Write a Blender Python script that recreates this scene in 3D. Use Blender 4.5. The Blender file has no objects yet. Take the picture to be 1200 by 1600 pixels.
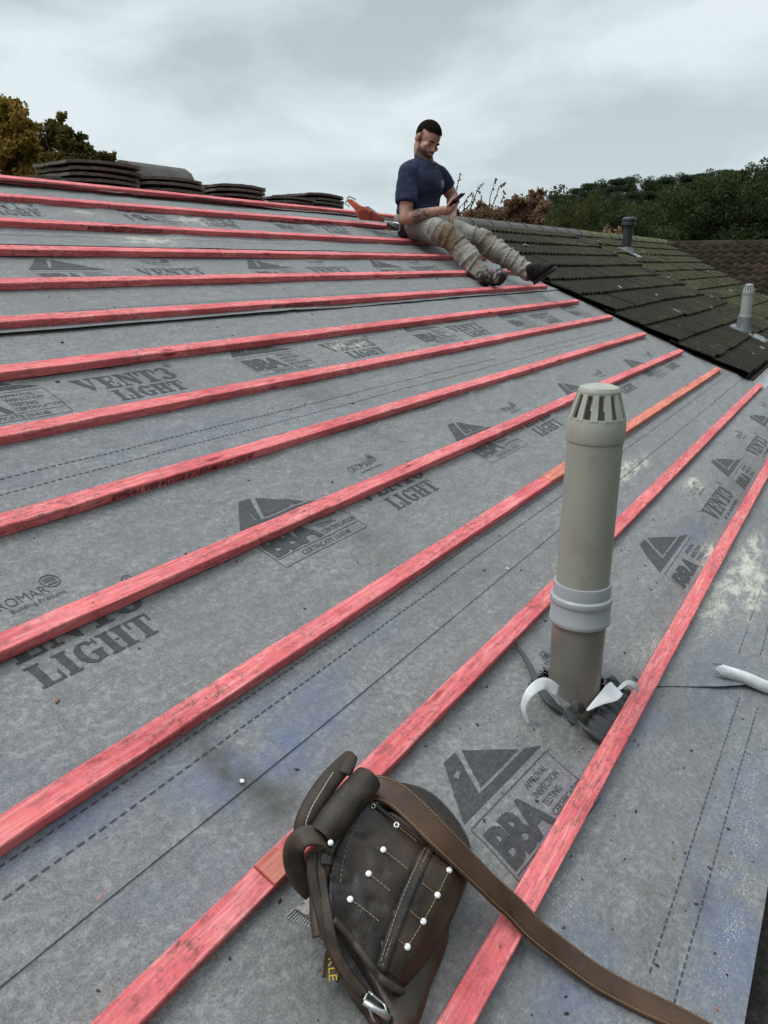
import bpy, bmesh, math, random
from mathutils import Vector, Matrix, noise as mnoise

random.seed(7)
rad = math.radians
sc = bpy.context.scene
col = sc.collection

# ------------------------------------------------------------------ camera
PITCH = rad(22.5)                       # pitch of the roof
CP, SP, TP = math.cos(PITCH), math.sin(PITCH), math.tan(PITCH)
O = Vector((0, 0, 2.75))                # a point on the roof plane below the camera
H = 0.95                                # camera height square to the roof
FPX = 1200.0
# world axes written in camera coordinates (x right, y down, z forward)
_v = Vector((778, -388, FPX)).normalized()
_up = Vector((0, -FPX, -388)).normalized()
_y = _up.cross(_v)
AX = (_v, _y, _up)                      # X along the battens, Y horizontally towards the ridge, Z up
SVEC, NVEC = Vector((0, CP, SP)), Vector((0, -SP, CP))
CAM = O + NVEC * H

def cam2world(c):
    return Vector((c.dot(AX[0]), c.dot(AX[1]), c.dot(AX[2])))

cd = bpy.data.cameras.new('camera')
cam = bpy.data.objects.new('camera', cd)
col.objects.link(cam)
r_, u_, b_ = cam2world(Vector((1, 0, 0))), cam2world(Vector((0, -1, 0))), cam2world(Vector((0, 0, -1)))
m = Matrix((r_, u_, b_)).transposed().to_4x4()
m.translation = CAM
cam.matrix_world = m
cd.sensor_fit = 'VERTICAL'
cd.sensor_height = 36
cd.lens = FPX / 1600 * 36
cd.clip_start = 0.02
cd.clip_end = 3000
sc.camera = cam

# ------------------------------------------------------------------ light
sc.view_settings.view_transform = 'Standard'
sc.view_settings.look = 'None'
sc.view_settings.exposure = 0.12
sc.view_settings.gamma = 1
SUN_EL, SUN_AZ = rad(52), rad(205)
w = bpy.data.worlds.new('World')
sc.world = w
w.use_nodes = True
nt = w.node_tree
nt.nodes.clear()
def wn(t, **k):
    n = nt.nodes.new(t)
    for a, b in k.items():
        setattr(n, a, b)
    return n
out = wn('ShaderNodeOutputWorld')
bg = wn('ShaderNodeBackground')
bg.inputs['Strength'].default_value = 0.1
sky = wn('ShaderNodeTexSky', sky_type='NISHITA', sun_disc=False, sun_elevation=SUN_EL, sun_rotation=0)
tc = wn('ShaderNodeTexCoord')
sep = wn('ShaderNodeSeparateXYZ')
nt.links.new(tc.outputs['Generated'], sep.inputs[0])
den = wn('ShaderNodeMath', operation='MAXIMUM'); den.inputs[1].default_value = 0.02
nt.links.new(sep.outputs['Z'], den.inputs[0])
den2 = wn('ShaderNodeMath', operation='ADD'); den2.inputs[1].default_value = 0.22
nt.links.new(den.outputs[0], den2.inputs[0])
dv = wn('ShaderNodeVectorMath', operation='DIVIDE')
cmb = wn('ShaderNodeCombineXYZ')
for i in range(3):
    nt.links.new(den2.outputs[0], cmb.inputs[i])
nt.links.new(tc.outputs['Generated'], dv.inputs[0]); nt.links.new(cmb.outputs[0], dv.inputs[1])
n1 = wn('ShaderNodeTexNoise'); n1.inputs['Scale'].default_value = 1.6; n1.inputs['Detail'].default_value = 6; n1.inputs['Roughness'].default_value = 0.52
n1.inputs['Distortion'].default_value = 0.35
nt.links.new(dv.outputs[0], n1.inputs['Vector'])
rmp = wn('ShaderNodeValToRGB')
e = rmp.color_ramp.elements
e[0].position = 0.36; e[0].color = (0.37, 0.445, 0.478, 1)
e[1].position = 0.64; e[1].color = (0.80, 0.87, 0.89, 1)
nt.links.new(n1.outputs['Fac'], rmp.inputs[0])
# the cloud deck is brighter low down where it thins
alt = wn('ShaderNodeMapRange'); alt.inputs['From Min'].default_value = 0.0; alt.inputs['From Max'].default_value = 0.45
alt.inputs['To Min'].default_value = 0.72; alt.inputs['To Max'].default_value = 0.0
nt.links.new(sep.outputs['Z'], alt.inputs['Value'])
mxa = wn('ShaderNodeMix', data_type='RGBA')
nt.links.new(alt.outputs[0], mxa.inputs['Factor'])
nt.links.new(rmp.outputs[0], mxa.inputs['A']); mxa.inputs['B'].default_value = (0.69, 0.79, 0.825, 1)
sc10 = wn('ShaderNodeMix', data_type='RGBA', blend_type='MULTIPLY'); sc10.inputs['Factor'].default_value = 1
nt.links.new(mxa.outputs['Result'], sc10.inputs['A']); sc10.inputs['B'].default_value = (9.6, 9.6, 9.6, 1)
mxs = wn('ShaderNodeMix', data_type='RGBA'); mxs.inputs['Factor'].default_value = 0.95
nt.links.new(sky.outputs[0], mxs.inputs['A']); nt.links.new(sc10.outputs['Result'], mxs.inputs['B'])
# overcast skies are brightest overhead
zen = wn('ShaderNodeMapRange', interpolation_type='SMOOTHSTEP'); zen.inputs['From Min'].default_value = 0.30; zen.inputs['From Max'].default_value = 0.95
zen.inputs['To Min'].default_value = 1.0; zen.inputs['To Max'].default_value = 2.5
nt.links.new(sep.outputs['Z'], zen.inputs['Value'])
dotn = wn('ShaderNodeVectorMath', operation='DOT_PRODUCT'); dotn.inputs[1].default_value = (-0.35, -0.93, -0.25)
nt.links.new(tc.outputs['Generated'], dotn.inputs[0])
beh = wn('ShaderNodeMapRange', interpolation_type='SMOOTHSTEP'); beh.inputs['From Min'].default_value = -0.1; beh.inputs['From Max'].default_value = 0.65  # added: unseen low sky behind the camera dimmed to deepen shade on batten sides
beh.inputs['To Min'].default_value = 1.0; beh.inputs['To Max'].default_value = 0.34
nt.links.new(dotn.outputs['Value'], beh.inputs['Value'])
zb = wn('ShaderNodeMath', operation='MULTIPLY')
nt.links.new(zen.outputs[0], zb.inputs[0]); nt.links.new(beh.outputs[0], zb.inputs[1])
vz = wn('ShaderNodeVectorMath', operation='SCALE')
nt.links.new(mxs.outputs['Result'], vz.inputs[0]); nt.links.new(zb.outputs[0], vz.inputs['Scale'])
nt.links.new(vz.outputs[0], bg.inputs['Color'])
nt.links.new(bg.outputs[0], out.inputs['Surface'])

sl = bpy.data.lights.new('sun', 'SUN')
sl.energy = 1.4
sl.angle = rad(24)
sl.color = (1.0, 0.97, 0.93)
sun = bpy.data.objects.new('sun', sl)
col.objects.link(sun)
sd = Vector((-0.45, 0.35, 1.05)).normalized()          # towards the sun: behind the ridge, left
sun.rotation_euler = sd.to_track_quat('Z', 'Y').to_euler()
sun.location = (0, 0, 30)
SUN_EL = math.asin(sd.z)
sky.sun_elevation = SUN_EL
sky.sun_rotation = math.atan2(sd.x, sd.y)

# ------------------------------------------------------------------ helpers
def R(u, v, w=0.0):
    """roof coordinates (along battens, up the slope, square to it) -> world"""
    return O + Vector((u, 0, 0)) + SVEC * v + NVEC * w

def ray(px, py):
    return cam2world(Vector((px - 600, py - 800, FPX)) / FPX)

def P(px, py, w=0.0):
    """where the sight line through a photo point meets the level w above the roof"""
    d = ray(px, py)
    return CAM + d * (-(H - w) / d.dot(NVEC))

def PU(px, py, u):
    d = ray(px, py)
    return CAM + d * (u / d.x)

def PY(px, py, y):
    d = ray(px, py)
    return CAM + d * ((y + O.y - CAM.y) / d.y)

def PD(px, py, dist):
    d = ray(px, py)
    return CAM + d * dist

def uvw(p):
    q = p - O
    return q.x, q.dot(SVEC), q.dot(NVEC)

def mk(t, nodes, **k):
    n = nodes.new(t)
    for a, b in k.items():
        setattr(n, a, b)
    return n

class Mat:
    """small wrapper for building a node material"""
    def __init__(s, name, base=(0.5, 0.5, 0.5), rough=0.6, metal=0.0, spec=0.5):
        s.m = bpy.data.materials.new(name)
        s.m.use_nodes = True
        s.nt = s.m.node_tree
        s.b = s.nt.nodes['Principled BSDF']
        s.b.inputs['Base Color'].default_value = (*base, 1)
        s.b.inputs['Roughness'].default_value = rough
        s.b.inputs['Metallic'].default_value = metal
        s.b.inputs['Specular IOR Level'].default_value = spec
        s.coord = None
    def n(s, t, **k):
        return mk(t, s.nt.nodes, **k)
    def l(s, a, b):
        s.nt.links.new(a, b)
    def co(s, kind='Object'):
        return s.n('ShaderNodeTexCoord').outputs[kind]
    def mapping(s, vec, scale=(1, 1, 1), rot=(0, 0, 0)):
        mp = s.n('ShaderNodeMapping')
        mp.inputs['Scale'].default_value = scale
        mp.inputs['Rotation'].default_value = rot
        s.l(vec, mp.inputs['Vector'])
        return mp.outputs[0]
    def noise(s, vec, scale, detail=4, rough=0.55, dist=0.0, out='Fac'):
        t = s.n('ShaderNodeTexNoise')
        t.inputs['Scale'].default_value = scale
        t.inputs['Detail'].default_value = detail
        t.inputs['Roughness'].default_value = rough
        t.inputs['Distortion'].default_value = dist
        if vec is not None:
            s.l(vec, t.inputs['Vector'])
        return t.outputs[out]
    def ramp(s, fac, stops):
        r = s.n('ShaderNodeValToRGB')
        el = r.color_ramp.elements
        while len(el) < len(stops):
            el.new(0.5)
        for q, (p, c) in zip(el, stops):
            q.position = p
            q.color = (*c, 1) if isinstance(c, (tuple, list)) else (c, c, c, 1)
        s.l(fac, r.inputs[0])
        return r.outputs[0]
    def mix(s, fac, a, b, mode='MIX'):
        x = s.n('ShaderNodeMix', data_type='RGBA', blend_type=mode)
        for k, v in (('Factor', fac), ('A', a), ('B', b)):
            if isinstance(v, (int, float)):
                x.inputs[k].default_value = v if k == 'Factor' else (v, v, v, 1)
            elif isinstance(v, (tuple, list)):
                x.inputs[k].default_value = (*v, 1)
            else:
                s.l(v, x.inputs[k])
        return x.outputs['Result']
    def math(s, op, a, b=None, clamp=False):
        x = s.n('ShaderNodeMath', operation=op, use_clamp=clamp)
        for i, v in enumerate((a, b)):
            if v is None: continue
            if isinstance(v, (int, float)):
                x.inputs[i].default_value = v
            else:
                s.l(v, x.inputs[i])
        return x.outputs[0]
    def attr(s, name):
        a = s.n('ShaderNodeAttribute')
        a.attribute_name = name
        return a.outputs['Fac']
    def color(s, c):
        s.l(c, s.b.inputs['Base Color'])
    def rough(s, c):
        s.l(c, s.b.inputs['Roughness'])
    def bump(s, h, strength=0.3, dist=0.01):
        b = s.n('ShaderNodeBump')
        b.inputs['Strength'].default_value = strength
        b.inputs['Distance'].default_value = dist
        s.l(h, b.inputs['Height'])
        s.l(b.outputs[0], s.b.inputs['Normal'])
        return b

def origin_of(o):
    p = Vector((0, 0, 0))
    while o is not None:
        p += o.location
        o = o.parent
    return p

def put(name, me, mats, parent=None, origin=None, smooth=True):
    """link a mesh whose vertices are in world coordinates"""
    o = bpy.data.objects.new(name, me)
    col.objects.link(o)
    if parent is not None:
        o.parent = parent
        org = origin_of(parent)
    else:
        org = Vector(origin) if origin is not None else Vector((0, 0, 0))
        o.location = org
    me.transform(Matrix.Translation(-org))
    if not isinstance(mats, (list, tuple)):
        mats = [mats]
    if len(me.materials):
        me.materials.clear()
    for q in mats:
        me.materials.append(q.m if isinstance(q, Mat) else q)
    if smooth:
        for p in me.polygons:
            p.use_smooth = True
    return o

def build(name, bm, mats, parent=None, origin=None, smooth=False, angle=None):
    me = bpy.data.meshes.new(name)
    bm.normal_update()
    bm.to_mesh(me)
    bm.free()
    o = put(name, me, mats, parent, origin, smooth or angle is not None)
    if angle is not None:
        me.set_sharp_from_angle(angle=rad(angle))
    return o

def tag(o, label=None, cat=None, group=None, kind=None):
    if label: o['label'] = label
    if cat: o['category'] = cat
    if group: o['group'] = group
    if kind: o['kind'] = kind
    return o

def empty(name, loc, label, cat, group=None):
    o = bpy.data.objects.new(name, None)
    o.empty_display_size = 0.1
    col.objects.link(o)
    o.location = loc
    return tag(o, label, cat, group)

def frame(d, hint=Vector((0, 0, 1))):
    d = d.normalized()
    if abs(d.dot(hint)) > 0.97:
        hint = Vector((1, 0, 0))
    a = hint.cross(d).normalized()
    return a, d.cross(a)

def capsule(bm, p1, r1, p2, r2, seg=16, flat1=False, flat2=False, sx=1.0, hint=Vector((0, 0, 1))):
    p1, p2 = Vector(p1), Vector(p2)
    d = (p2 - p1).normalized()
    a, b = frame(d, hint)
    rings = []
    k = 4
    if not flat1:
        for i in range(k):
            t = math.pi / 2 * (1 - i / k)
            rings.append((p1 - d * r1 * math.sin(t), max(r1 * math.cos(t), 1e-4)))
    rings.append((p1, r1)); rings.append((p2, r2))
    if not flat2:
        for i in range(1, k + 1):
            t = math.pi / 2 * i / k
            rings.append((p2 + d * r2 * math.sin(t), max(r2 * math.cos(t), 1e-4)))
    loop(bm, [[c + (a * math.cos(2 * math.pi * j / seg) * sx + b * math.sin(2 * math.pi * j / seg)) * r for j in range(seg)] for c, r in rings], True, True)

def loop(bm, rings, closed=True, caps=False, mat=0):
    vs = [[bm.verts.new(p) for p in r] for r in rings]
    n = len(vs[0])
    for i in range(len(vs) - 1):
        for j in range(n if closed else n - 1):
            f = bm.faces.new((vs[i][j], vs[i][(j + 1) % n], vs[i + 1][(j + 1) % n], vs[i + 1][j]))
            f.material_index = mat
    if caps:
        f = bm.faces.new(list(reversed(vs[0]))); f.material_index = mat
        f = bm.faces.new(vs[-1]); f.material_index = mat
    return vs

def ellipsoid(bm, c, ax, seg=20, rings=12):
    """ax: three vectors (already scaled) for the half axes"""
    c = Vector(c)
    rr = []
    for i in range(rings + 1):
        t = math.pi * min(max(i / rings, 0.01), 0.99)
        rr.append([c + ax[2] * math.cos(t) + (ax[0] * math.cos(2 * math.pi * j / seg) + ax[1] * math.sin(2 * math.pi * j / seg)) * math.sin(t) for j in range(seg)])
    loop(bm, list(reversed(rr)), True, True)

def lathe(bm, c, prof, seg=40, axis=Vector((0, 0, 1)), mat=0, caps=True):
    a, b = frame(axis, Vector((0, 1, 0)))
    loop(bm, [[Vector(c) + axis * z + (a * math.cos(2 * math.pi * j / seg) + b * math.sin(2 * math.pi * j / seg)) * max(r, 1e-4) for j in range(seg)] for r, z in prof], True, caps, mat)

def box(bm, c, ex, ey, ez, mat=0, bevel=0.0):
    """ex, ey, ez: half extents as vectors"""
    c = Vector(c)
    vs = [bm.verts.new(c + ex * i + ey * j + ez * k) for i in (-1, 1) for j in (-1, 1) for k in (-1, 1)]
    q = [(0, 1, 3, 2), (4, 6, 7, 5), (0, 4, 5, 1), (2, 3, 7, 6), (0, 2, 6, 4), (1, 5, 7, 3)]
    fs = []
    for f in q:
        ff = bm.faces.new([vs[i] for i in f]); ff.material_index = mat; fs.append(ff)
    if bevel:
        es = {e for f in fs for e in f.edges}
        bmesh.ops.bevel(bm, geom=list(es), offset=bevel, segments=2, affect='EDGES', profile=0.6)
    return vs

def smooth_path(pts, n):
    """Catmull-Rom through pts"""
    pts = [Vector(p) for p in pts]
    q = [pts[0] * 2 - pts[1]] + pts + [pts[-1] * 2 - pts[-2]]
    outp = []
    for i in range(len(pts) - 1):
        for k in range(n):
            t = k / n
            a, b, c, d = q[i:i + 4]
            outp.append(0.5 * ((2 * b) + (c - a) * t + (2 * a - 5 * b + 4 * c - d) * t * t + (3 * b - a - 3 * c + d) * t ** 3))
    outp.append(pts[-1])
    return outp

def tube(bm, pts, r, seg=10, caps=True, r_end=None):
    rings = []
    n = len(pts)
    prev = None
    for i, p in enumerate(pts):
        d = (pts[min(i + 1, n - 1)] - pts[max(i - 1, 0)]).normalized()
        if prev is None:
            a, b = frame(d)
        else:
            a = (prev - d * prev.dot(d)).normalized(); b = d.cross(a)
        prev = a
        rr = r if r_end is None else r + (r_end - r) * i / (n - 1)
        rings.append([p + (a * math.cos(2 * math.pi * j / seg) + b * math.sin(2 * math.pi * j / seg)) * rr for j in range(seg)])
    loop(bm, rings, True, caps)

def ribbon(bm, pts, width, thick, ups, bow=0.0, wmul=None):
    """flat strap with rounded edges along pts; ups: one normal or one per point"""
    n = len(pts)
    rings = []
    for i, p in enumerate(pts):
        d = (pts[min(i + 1, n - 1)] - pts[max(i - 1, 0)]).normalized()
        up = ups[i] if isinstance(ups, list) else ups
        s = d.cross(up).normalized()
        up = s.cross(d).normalized()
        wd = width * (wmul[i] if wmul else 1) / 2
        t = thick / 2
        prof = [(-1, -.3), (-.94, -1), (-.5, -1), (0, -1), (.5, -1), (.94, -1), (1, -.3), (1, .3), (.94, 1), (.5, 1), (0, 1), (-.5, 1), (-.94, 1), (-1, .3)]
        rings.append([p + s * wd * a + up * (t * b + bow * (1 - a * a)) for a, b in prof])
    loop(bm, rings, True, True)

def fuse(bm, name, voxel=0.006, smooth=4, factor=0.5):
    """weld overlapping closed shapes into one continuous skin"""
    me = bpy.data.meshes.new(name + '_raw')
    bmesh.ops.recalc_face_normals(bm, faces=bm.faces)
    bm.to_mesh(me); bm.free()
    o = bpy.data.objects.new(name + '_raw', me)
    col.objects.link(o)
    md = o.modifiers.new('r', 'REMESH'); md.mode = 'VOXEL'; md.voxel_size = voxel
    if smooth:
        ms = o.modifiers.new('s', 'SMOOTH'); ms.factor = factor; ms.iterations = smooth
    dg = bpy.context.evaluated_depsgraph_get()
    dg.update()
    me2 = bpy.data.meshes.new_from_object(o.evaluated_get(dg))
    bpy.data.objects.remove(o)
    bpy.data.meshes.remove(me)
    me2.name = name
    return me2

def wrinkle(me, amp, scale, seed=0.0, fn=None):
    me.update()
    for v, nr in zip(me.vertices, [v.normal.copy() for v in me.vertices]):
        c = v.co
        a = amp if fn is None else amp * fn(c)
        v.co = c + nr * a * mnoise.noise(Vector((c.x * scale + seed, c.y * scale, c.z * scale)))

def N2(x, y, s=0.0):
    return mnoise.noise(Vector((x, y, s)))

def hexrgb(h):
    return tuple(((int(h[i:i + 2], 16) / 255 + 0.055) / 1.055) ** 2.4 for i in (0, 2, 4))

# ------------------------------------------------------------------ materials
def membrane_material(name, ink=False):
    M = Mat(name, rough=0.62, spec=0.35)
    uv = M.n('ShaderNodeUVMap'); uv.uv_map = 'roof'
    vec = uv.outputs[0]
    big = M.noise(vec, 2.2, 3)
    fib = M.noise(M.mapping(vec, (1, 1, 1), (0, 0, 0.5)), 82, 6, 0.72, 0.3)
    fib2 = M.noise(M.mapping(vec, (60, 240, 1), (0, 0, 0.35)), 1.0, 3, 0.6)
    fine = M.noise(vec, 330, 3, 0.75)
    fa = M.noise(M.mapping(vec, (14, 34, 1), (0, 0, 0.45)), 1.0, 7, 0.74, 0.3)
    fx = M.math('ADD', M.math('MULTIPLY', fib, 0.62), M.math('MULTIPLY', fa, 0.38))
    c = M.ramp(fx, [(0.35, (0.112, 0.111, 0.111)), (0.5, (0.245, 0.243, 0.236)), (0.64, (0.48, 0.475, 0.46))])
    c = M.mix(0.55, c, M.ramp(fib2, [(0.3, (0.15, 0.155, 0.16)), (0.7, (0.30, 0.305, 0.31))]), 'OVERLAY')
    c = M.mix(M.math('MULTIPLY', M.ramp(big, [(0.35, 0.0), (0.7, 1.0)]), 0.35), c, (0.13, 0.132, 0.138))
    c = M.mix(M.ramp(fine, [(0.42, 0.0), (0.72, 0.42)]), c, (0.46, 0.47, 0.47))
    c = M.mix(M.ramp(M.noise(vec, 240, 3, 0.75), [(0.30, 0.5), (0.46, 0.0)]), c, (0.075, 0.08, 0.09))
    c = M.mix(M.ramp(M.noise(vec, 3.6, 4, 0.6), [(0.47, 0.0), (0.7, 0.28)]), c, (0.15, 0.155, 0.18))
    # bluish chalk and damp patches
    bl = M.math('MULTIPLY', M.attr('blue'), M.ramp(M.noise(vec, 7, 5, 0.65), [(0.36, 0.0), (0.66, 1.0)]))
    c = M.mix(M.math('MULTIPLY', bl, 0.68, True), c, (0.11, 0.145, 0.27))
    dk = M.math('MULTIPLY', M.attr('damp'), M.ramp(M.noise(vec, 12, 4, 0.6), [(0.3, 0.0), (0.65, 1.0)]))
    c = M.mix(M.math('MULTIPLY', dk, 1.0, True), c, (0.070, 0.066, 0.056))
    if ink:
        worn = M.ramp(M.noise(vec, 60, 5, 0.7), [(0.42, 1.0), (0.72, 0.74)])
        c = M.mix(M.math('MULTIPLY', worn, 0.93), c, (0.038, 0.040, 0.043))
    # sawdust
    gr = M.noise(vec, 260, 3, 0.8)
    gb = M.noise(M.mapping(vec, (10, 30, 1), (0, 0, -0.45)), 1.0, 6, 0.72, 0.5)
    ds = M.math('MULTIPLY', M.attr('dust'), M.ramp(gb, [(0.36, 0.12), (0.68, 1.0)]))
    ds = M.math('ADD', M.math('MULTIPLY', ds, 0.86), M.math('MULTIPLY', M.math('SUBTRACT', gr, 0.5), 2.1))
    dust = M.math('MULTIPLY', M.ramp(ds, [(0.30, 0.0), (0.56, 1.0)]), M.math('MULTIPLY', M.attr('dust'), 2.5, True))
    spk = M.ramp(M.noise(vec, 150, 2, 0.5), [(0.72, 0.0), (0.745, 0.8)])
    dust = M.math('MAXIMUM', dust, M.math('MULTIPLY', spk, M.math('ADD', M.attr('dust'), 0.25), True))
    c = M.mix(M.math('MULTIPLY', dust, 0.8), c, (0.66, 0.63, 0.53))
    # dark crumbs of old mortar
    cr = M.ramp(M.noise(vec, 120, 2, 0.5), [(0.235, 1.0), (0.265, 0.0)])
    c = M.mix(M.math('MULTIPLY', cr, 0.7), c, (0.03, 0.028, 0.025))
    M.color(c)
    M.rough(M.ramp(fib, [(0.3, 0.5), (0.7, 0.74)]))
    hgt = M.math('ADD', M.math('MULTIPLY', fib, 1.0), M.math('MULTIPLY', fine, 0.5))
    M.bump(hgt, 0.35, 0.002)
    return M

M_MEM = membrane_material('membrane')
M_INK = membrane_material('membrane_print', True)
M_WHITE = Mat('membrane_underside', (0.72, 0.74, 0.75), 0.55)
_c = M_WHITE.noise(M_WHITE.co(), 40, 4)
M_WHITE.color(M_WHITE.ramp(_c, [(0.3, (0.60, 0.62, 0.64)), (0.7, (0.78, 0.79, 0.80))]))

def batten_material(name, lo, mid, hi, dirt=1.0):
    M = Mat(name, rough=0.68, spec=0.3)
    uv = M.n('ShaderNodeUVMap'); uv.uv_map = 'roof'
    oi = M.n('ShaderNodeObjectInfo')
    sh = M.n('ShaderNodeVectorMath', operation='ADD')
    cmbn = M.n('ShaderNodeCombineXYZ')
    M.l(M.math('MULTIPLY', oi.outputs['Random'], 37.0), cmbn.inputs[0]); M.l(M.math('MULTIPLY', oi.outputs['Random'], 11.0), cmbn.inputs[1])
    M.l(uv.outputs[0], sh.inputs[0]); M.l(cmbn.outputs[0], sh.inputs[1])
    vec = sh.outputs[0]
    grain = M.noise(M.mapping(vec, (9, 150, 1)), 1.0, 6, 0.68, 0.5)
    blot = M.noise(M.mapping(vec, (3.2, 14, 1)), 1.0, 4, 0.55)
    saw = M.noise(M.mapping(vec, (420, 25, 1)), 1.0, 2, 0.6)
    mlo = tuple(a * .45 + b * .55 for a, b in zip(lo, mid))
    c = M.ramp(grain, [(0.26, mlo), (0.48, mid), (0.70, hi)])
    c = M.mix(M.ramp(blot, [(0.46, 0.0), (0.72, 0.65)]), c, lo)
    c = M.mix(M.ramp(saw, [(0.5, 0.0), (0.8, 0.22)]), c, hi)
    # knots
    vo = M.n('ShaderNodeTexVoronoi'); vo.inputs['Scale'].default_value = 1.0; vo.inputs['Randomness'].default_value = 1.0
    M.l(M.mapping(vec, (3.6, 19, 1)), vo.inputs['Vector'])
    kn = M.ramp(vo.outputs['Distance'], [(0.05, 1.0), (0.15, 0.0)])
    c = M.mix(M.math('MULTIPLY', kn, 0.95), c, (0.30, 0.010, 0.025))
    # dirt and mortar scuffs
    d1 = M.noise(M.mapping(vec, (34, 70, 1)), 1.0, 8, 0.82, 0.0)
    d2 = M.noise(M.mapping(vec, (2.2, 3, 1)), 1.0, 3)
    d3 = M.math('MULTIPLY', M.ramp(M.noise(M.mapping(vec, (120, 160, 1)), 1.0, 4, 0.7), [(0.63, 0.0), (0.70, 1.0)]), M.ramp(d2, [(0.38, 0.1), (0.6, 1.0)]))
    c = M.mix(M.math('MULTIPLY', d3, 0.8), c, (0.06, 0.04, 0.035))
    df = M.math('MULTIPLY', M.ramp(d1, [(0.485, 0.0), (0.63, 1.0)]), M.ramp(d2, [(0.34, 0.15), (0.58, dirt)]))
    c = M.mix(M.math('MULTIPLY', df, 0.85), c, (0.10, 0.062, 0.045))
    # rough bare fibres along the arris
    rf = M.math('MULTIPLY', M.ramp(M.noise(M.mapping(vec, (60, 420, 1)), 1.0, 4, 0.7), [(0.6, 0.0), (0.75, 0.5)]), 1.0)
    c = M.mix(rf, c, (0.80, 0.44, 0.38))
    # nail heads over the rafters
    su = M.n('ShaderNodeSeparateXYZ'); M.l(uv.outputs[0], su.inputs[0])
    fu = M.math('SUBTRACT', M.math('MODULO', M.math('ADD', su.outputs['X'], 30.13), 0.6), 0.3)
    fv = M.math('ADD', su.outputs['Y'], 0.0085)
    dd = M.math('SQRT', M.math('ADD', M.math('MULTIPLY', fu, fu), M.math('MULTIPLY', fv, fv)))
    c = M.mix(M.ramp(dd, [(0.0026, 0.9), (0.0036, 0.0)]), c, (0.05, 0.04, 0.038))
    M.color(c)
    M.bump(M.math('ADD', grain, M.math('MULTIPLY', saw, 0.4)), 0.5, 0.002)
    return M

M_RED = batten_material('red_timber', (0.47, 0.036, 0.055), (0.80, 0.175, 0.185), (0.93, 0.40, 0.375))
M_ORANGE = batten_material('orange_timber', (0.56, 0.09, 0.06), (0.76, 0.215, 0.15), (0.88, 0.39, 0.27))
M_STAMP = Mat('stamp_ink', (0.09, 0.015, 0.016), 0.7)
M_PALE = Mat('pale_timber', (0.62, 0.38, 0.22), 0.75)
_c = M_PALE.noise(M_PALE.mapping(M_PALE.co(), (8, 120, 120)), 1.0, 4)
M_PALE.color(M_PALE.ramp(_c, [(0.3, (0.46, 0.10, 0.085)), (0.7, (0.70, 0.27, 0.19))]))

# ------------------------------------------------------------------ ground and hill
def terrain_h(x, y):
    dx, dy = x, y
    d = math.hypot(dx, dy)
    h = 0.0
    t = max(0.0, (x * 0.92 - y * 0.1) - 48)
    h += 9.5 * (1 - math.exp(-(t / 60) ** 1.6))
    return h + 0.25 * N2(x * 0.05, y * 0.05)

M_GRASS = Mat('grass_ground', (0.06, 0.08, 0.03), 0.9)
_v = M_GRASS.co()
M_GRASS.color(M_GRASS.mix(M_GRASS.noise(_v, 4, 6), M_GRASS.ramp(M_GRASS.noise(_v, 0.3, 5), [(0.35, (0.035, 0.055, 0.018)), (0.65, (0.075, 0.09, 0.032))]), (0.05, 0.05, 0.03)))
bm = bmesh.new()
rings = []
for i in range(46):
    rr = 2.0 * (1.175 ** i)
    rings.append([Vector((rr * math.cos(2 * math.pi * j / 96), rr * math.sin(2 * math.pi * j / 96), terrain_h(rr * math.cos(2 * math.pi * j / 96), rr * math.sin(2 * math.pi * j / 96)))) for j in range(96)])
loop(bm, rings, True, False)
bm.verts.ensure_lookup_table()
bm.faces.new([bm.verts[j] for j in range(96)])
tag(build('ground', bm, M_GRASS, smooth=True), kind='structure')

M_PAVE = Mat('dark_paving', (0.045, 0.045, 0.047), 0.7)
_v = M_PAVE.co()
M_PAVE.color(M_PAVE.ramp(M_PAVE.noise(_v, 30, 5), [(0.35, (0.02, 0.02, 0.022)), (0.7, (0.075, 0.075, 0.075))]))
bm = bmesh.new()
box(bm, (3, -2.6, 0.0), Vector((9, 0, 0)), Vector((0, 1.9, 0)), Vector((0, 0, 0.06)))
tag(build('pavement', bm, M_PAVE), kind='structure')

# ------------------------------------------------------------------ our house under the roof
RIDGE_V = 3.20
RY, RZ = RIDGE_V * CP, RIDGE_V * SP
U0, U1 = -2.6, 5.72
EAVE_V = -0.40
M_BRICK = Mat('brick', (0.28, 0.16, 0.11), 0.85)
_b = M_BRICK.n('ShaderNodeTexBrick'); _b.inputs['Scale'].default_value = 4.5
_b.inputs['Color1'].default_value = (0.27, 0.13, 0.085, 1); _b.inputs['Color2'].default_value = (0.20, 0.10, 0.07, 1); _b.inputs['Mortar'].default_value = (0.35, 0.32, 0.28, 1)
M_BRICK.l(M_BRICK.mapping(M_BRICK.co(), (1, 1, 1), (rad(90), 0, 0)), _b.inputs['Vector'])
M_BRICK.color(_b.outputs['Color'])
M_VOID = Mat('dark_loft', (0.03, 0.028, 0.025), 0.9)
M_BLACKPLASTIC = Mat('black_plastic', (0.018, 0.018, 0.02), 0.45)
house = empty('bungalow', Vector((U0, -0.4, 0)), 'brick bungalow whose stripped roof carries the grey membrane and red battens', 'house')
bm = bmesh.new()
y0, y1 = EAVE_V * CP + 0.25, 2 * RY - EAVE_V * CP - 0.25
zt = O.z + EAVE_V * SP - 0.1
box(bm, ((U0 + U1) / 2, (y0 + y1) / 2, zt / 2), Vector(((U1 - U0) / 2 - 0.05, 0, 0)), Vector((0, (y1 - y0) / 2, 0)), Vector((0, 0, zt / 2)))
build('wall', bm, M_BRICK, house)
bm = bmesh.new()      # boarding below the membrane, front and rear slope
prof = [(EAVE_V + 0.02, -0.035), (RIDGE_V, -0.035)]
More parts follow.
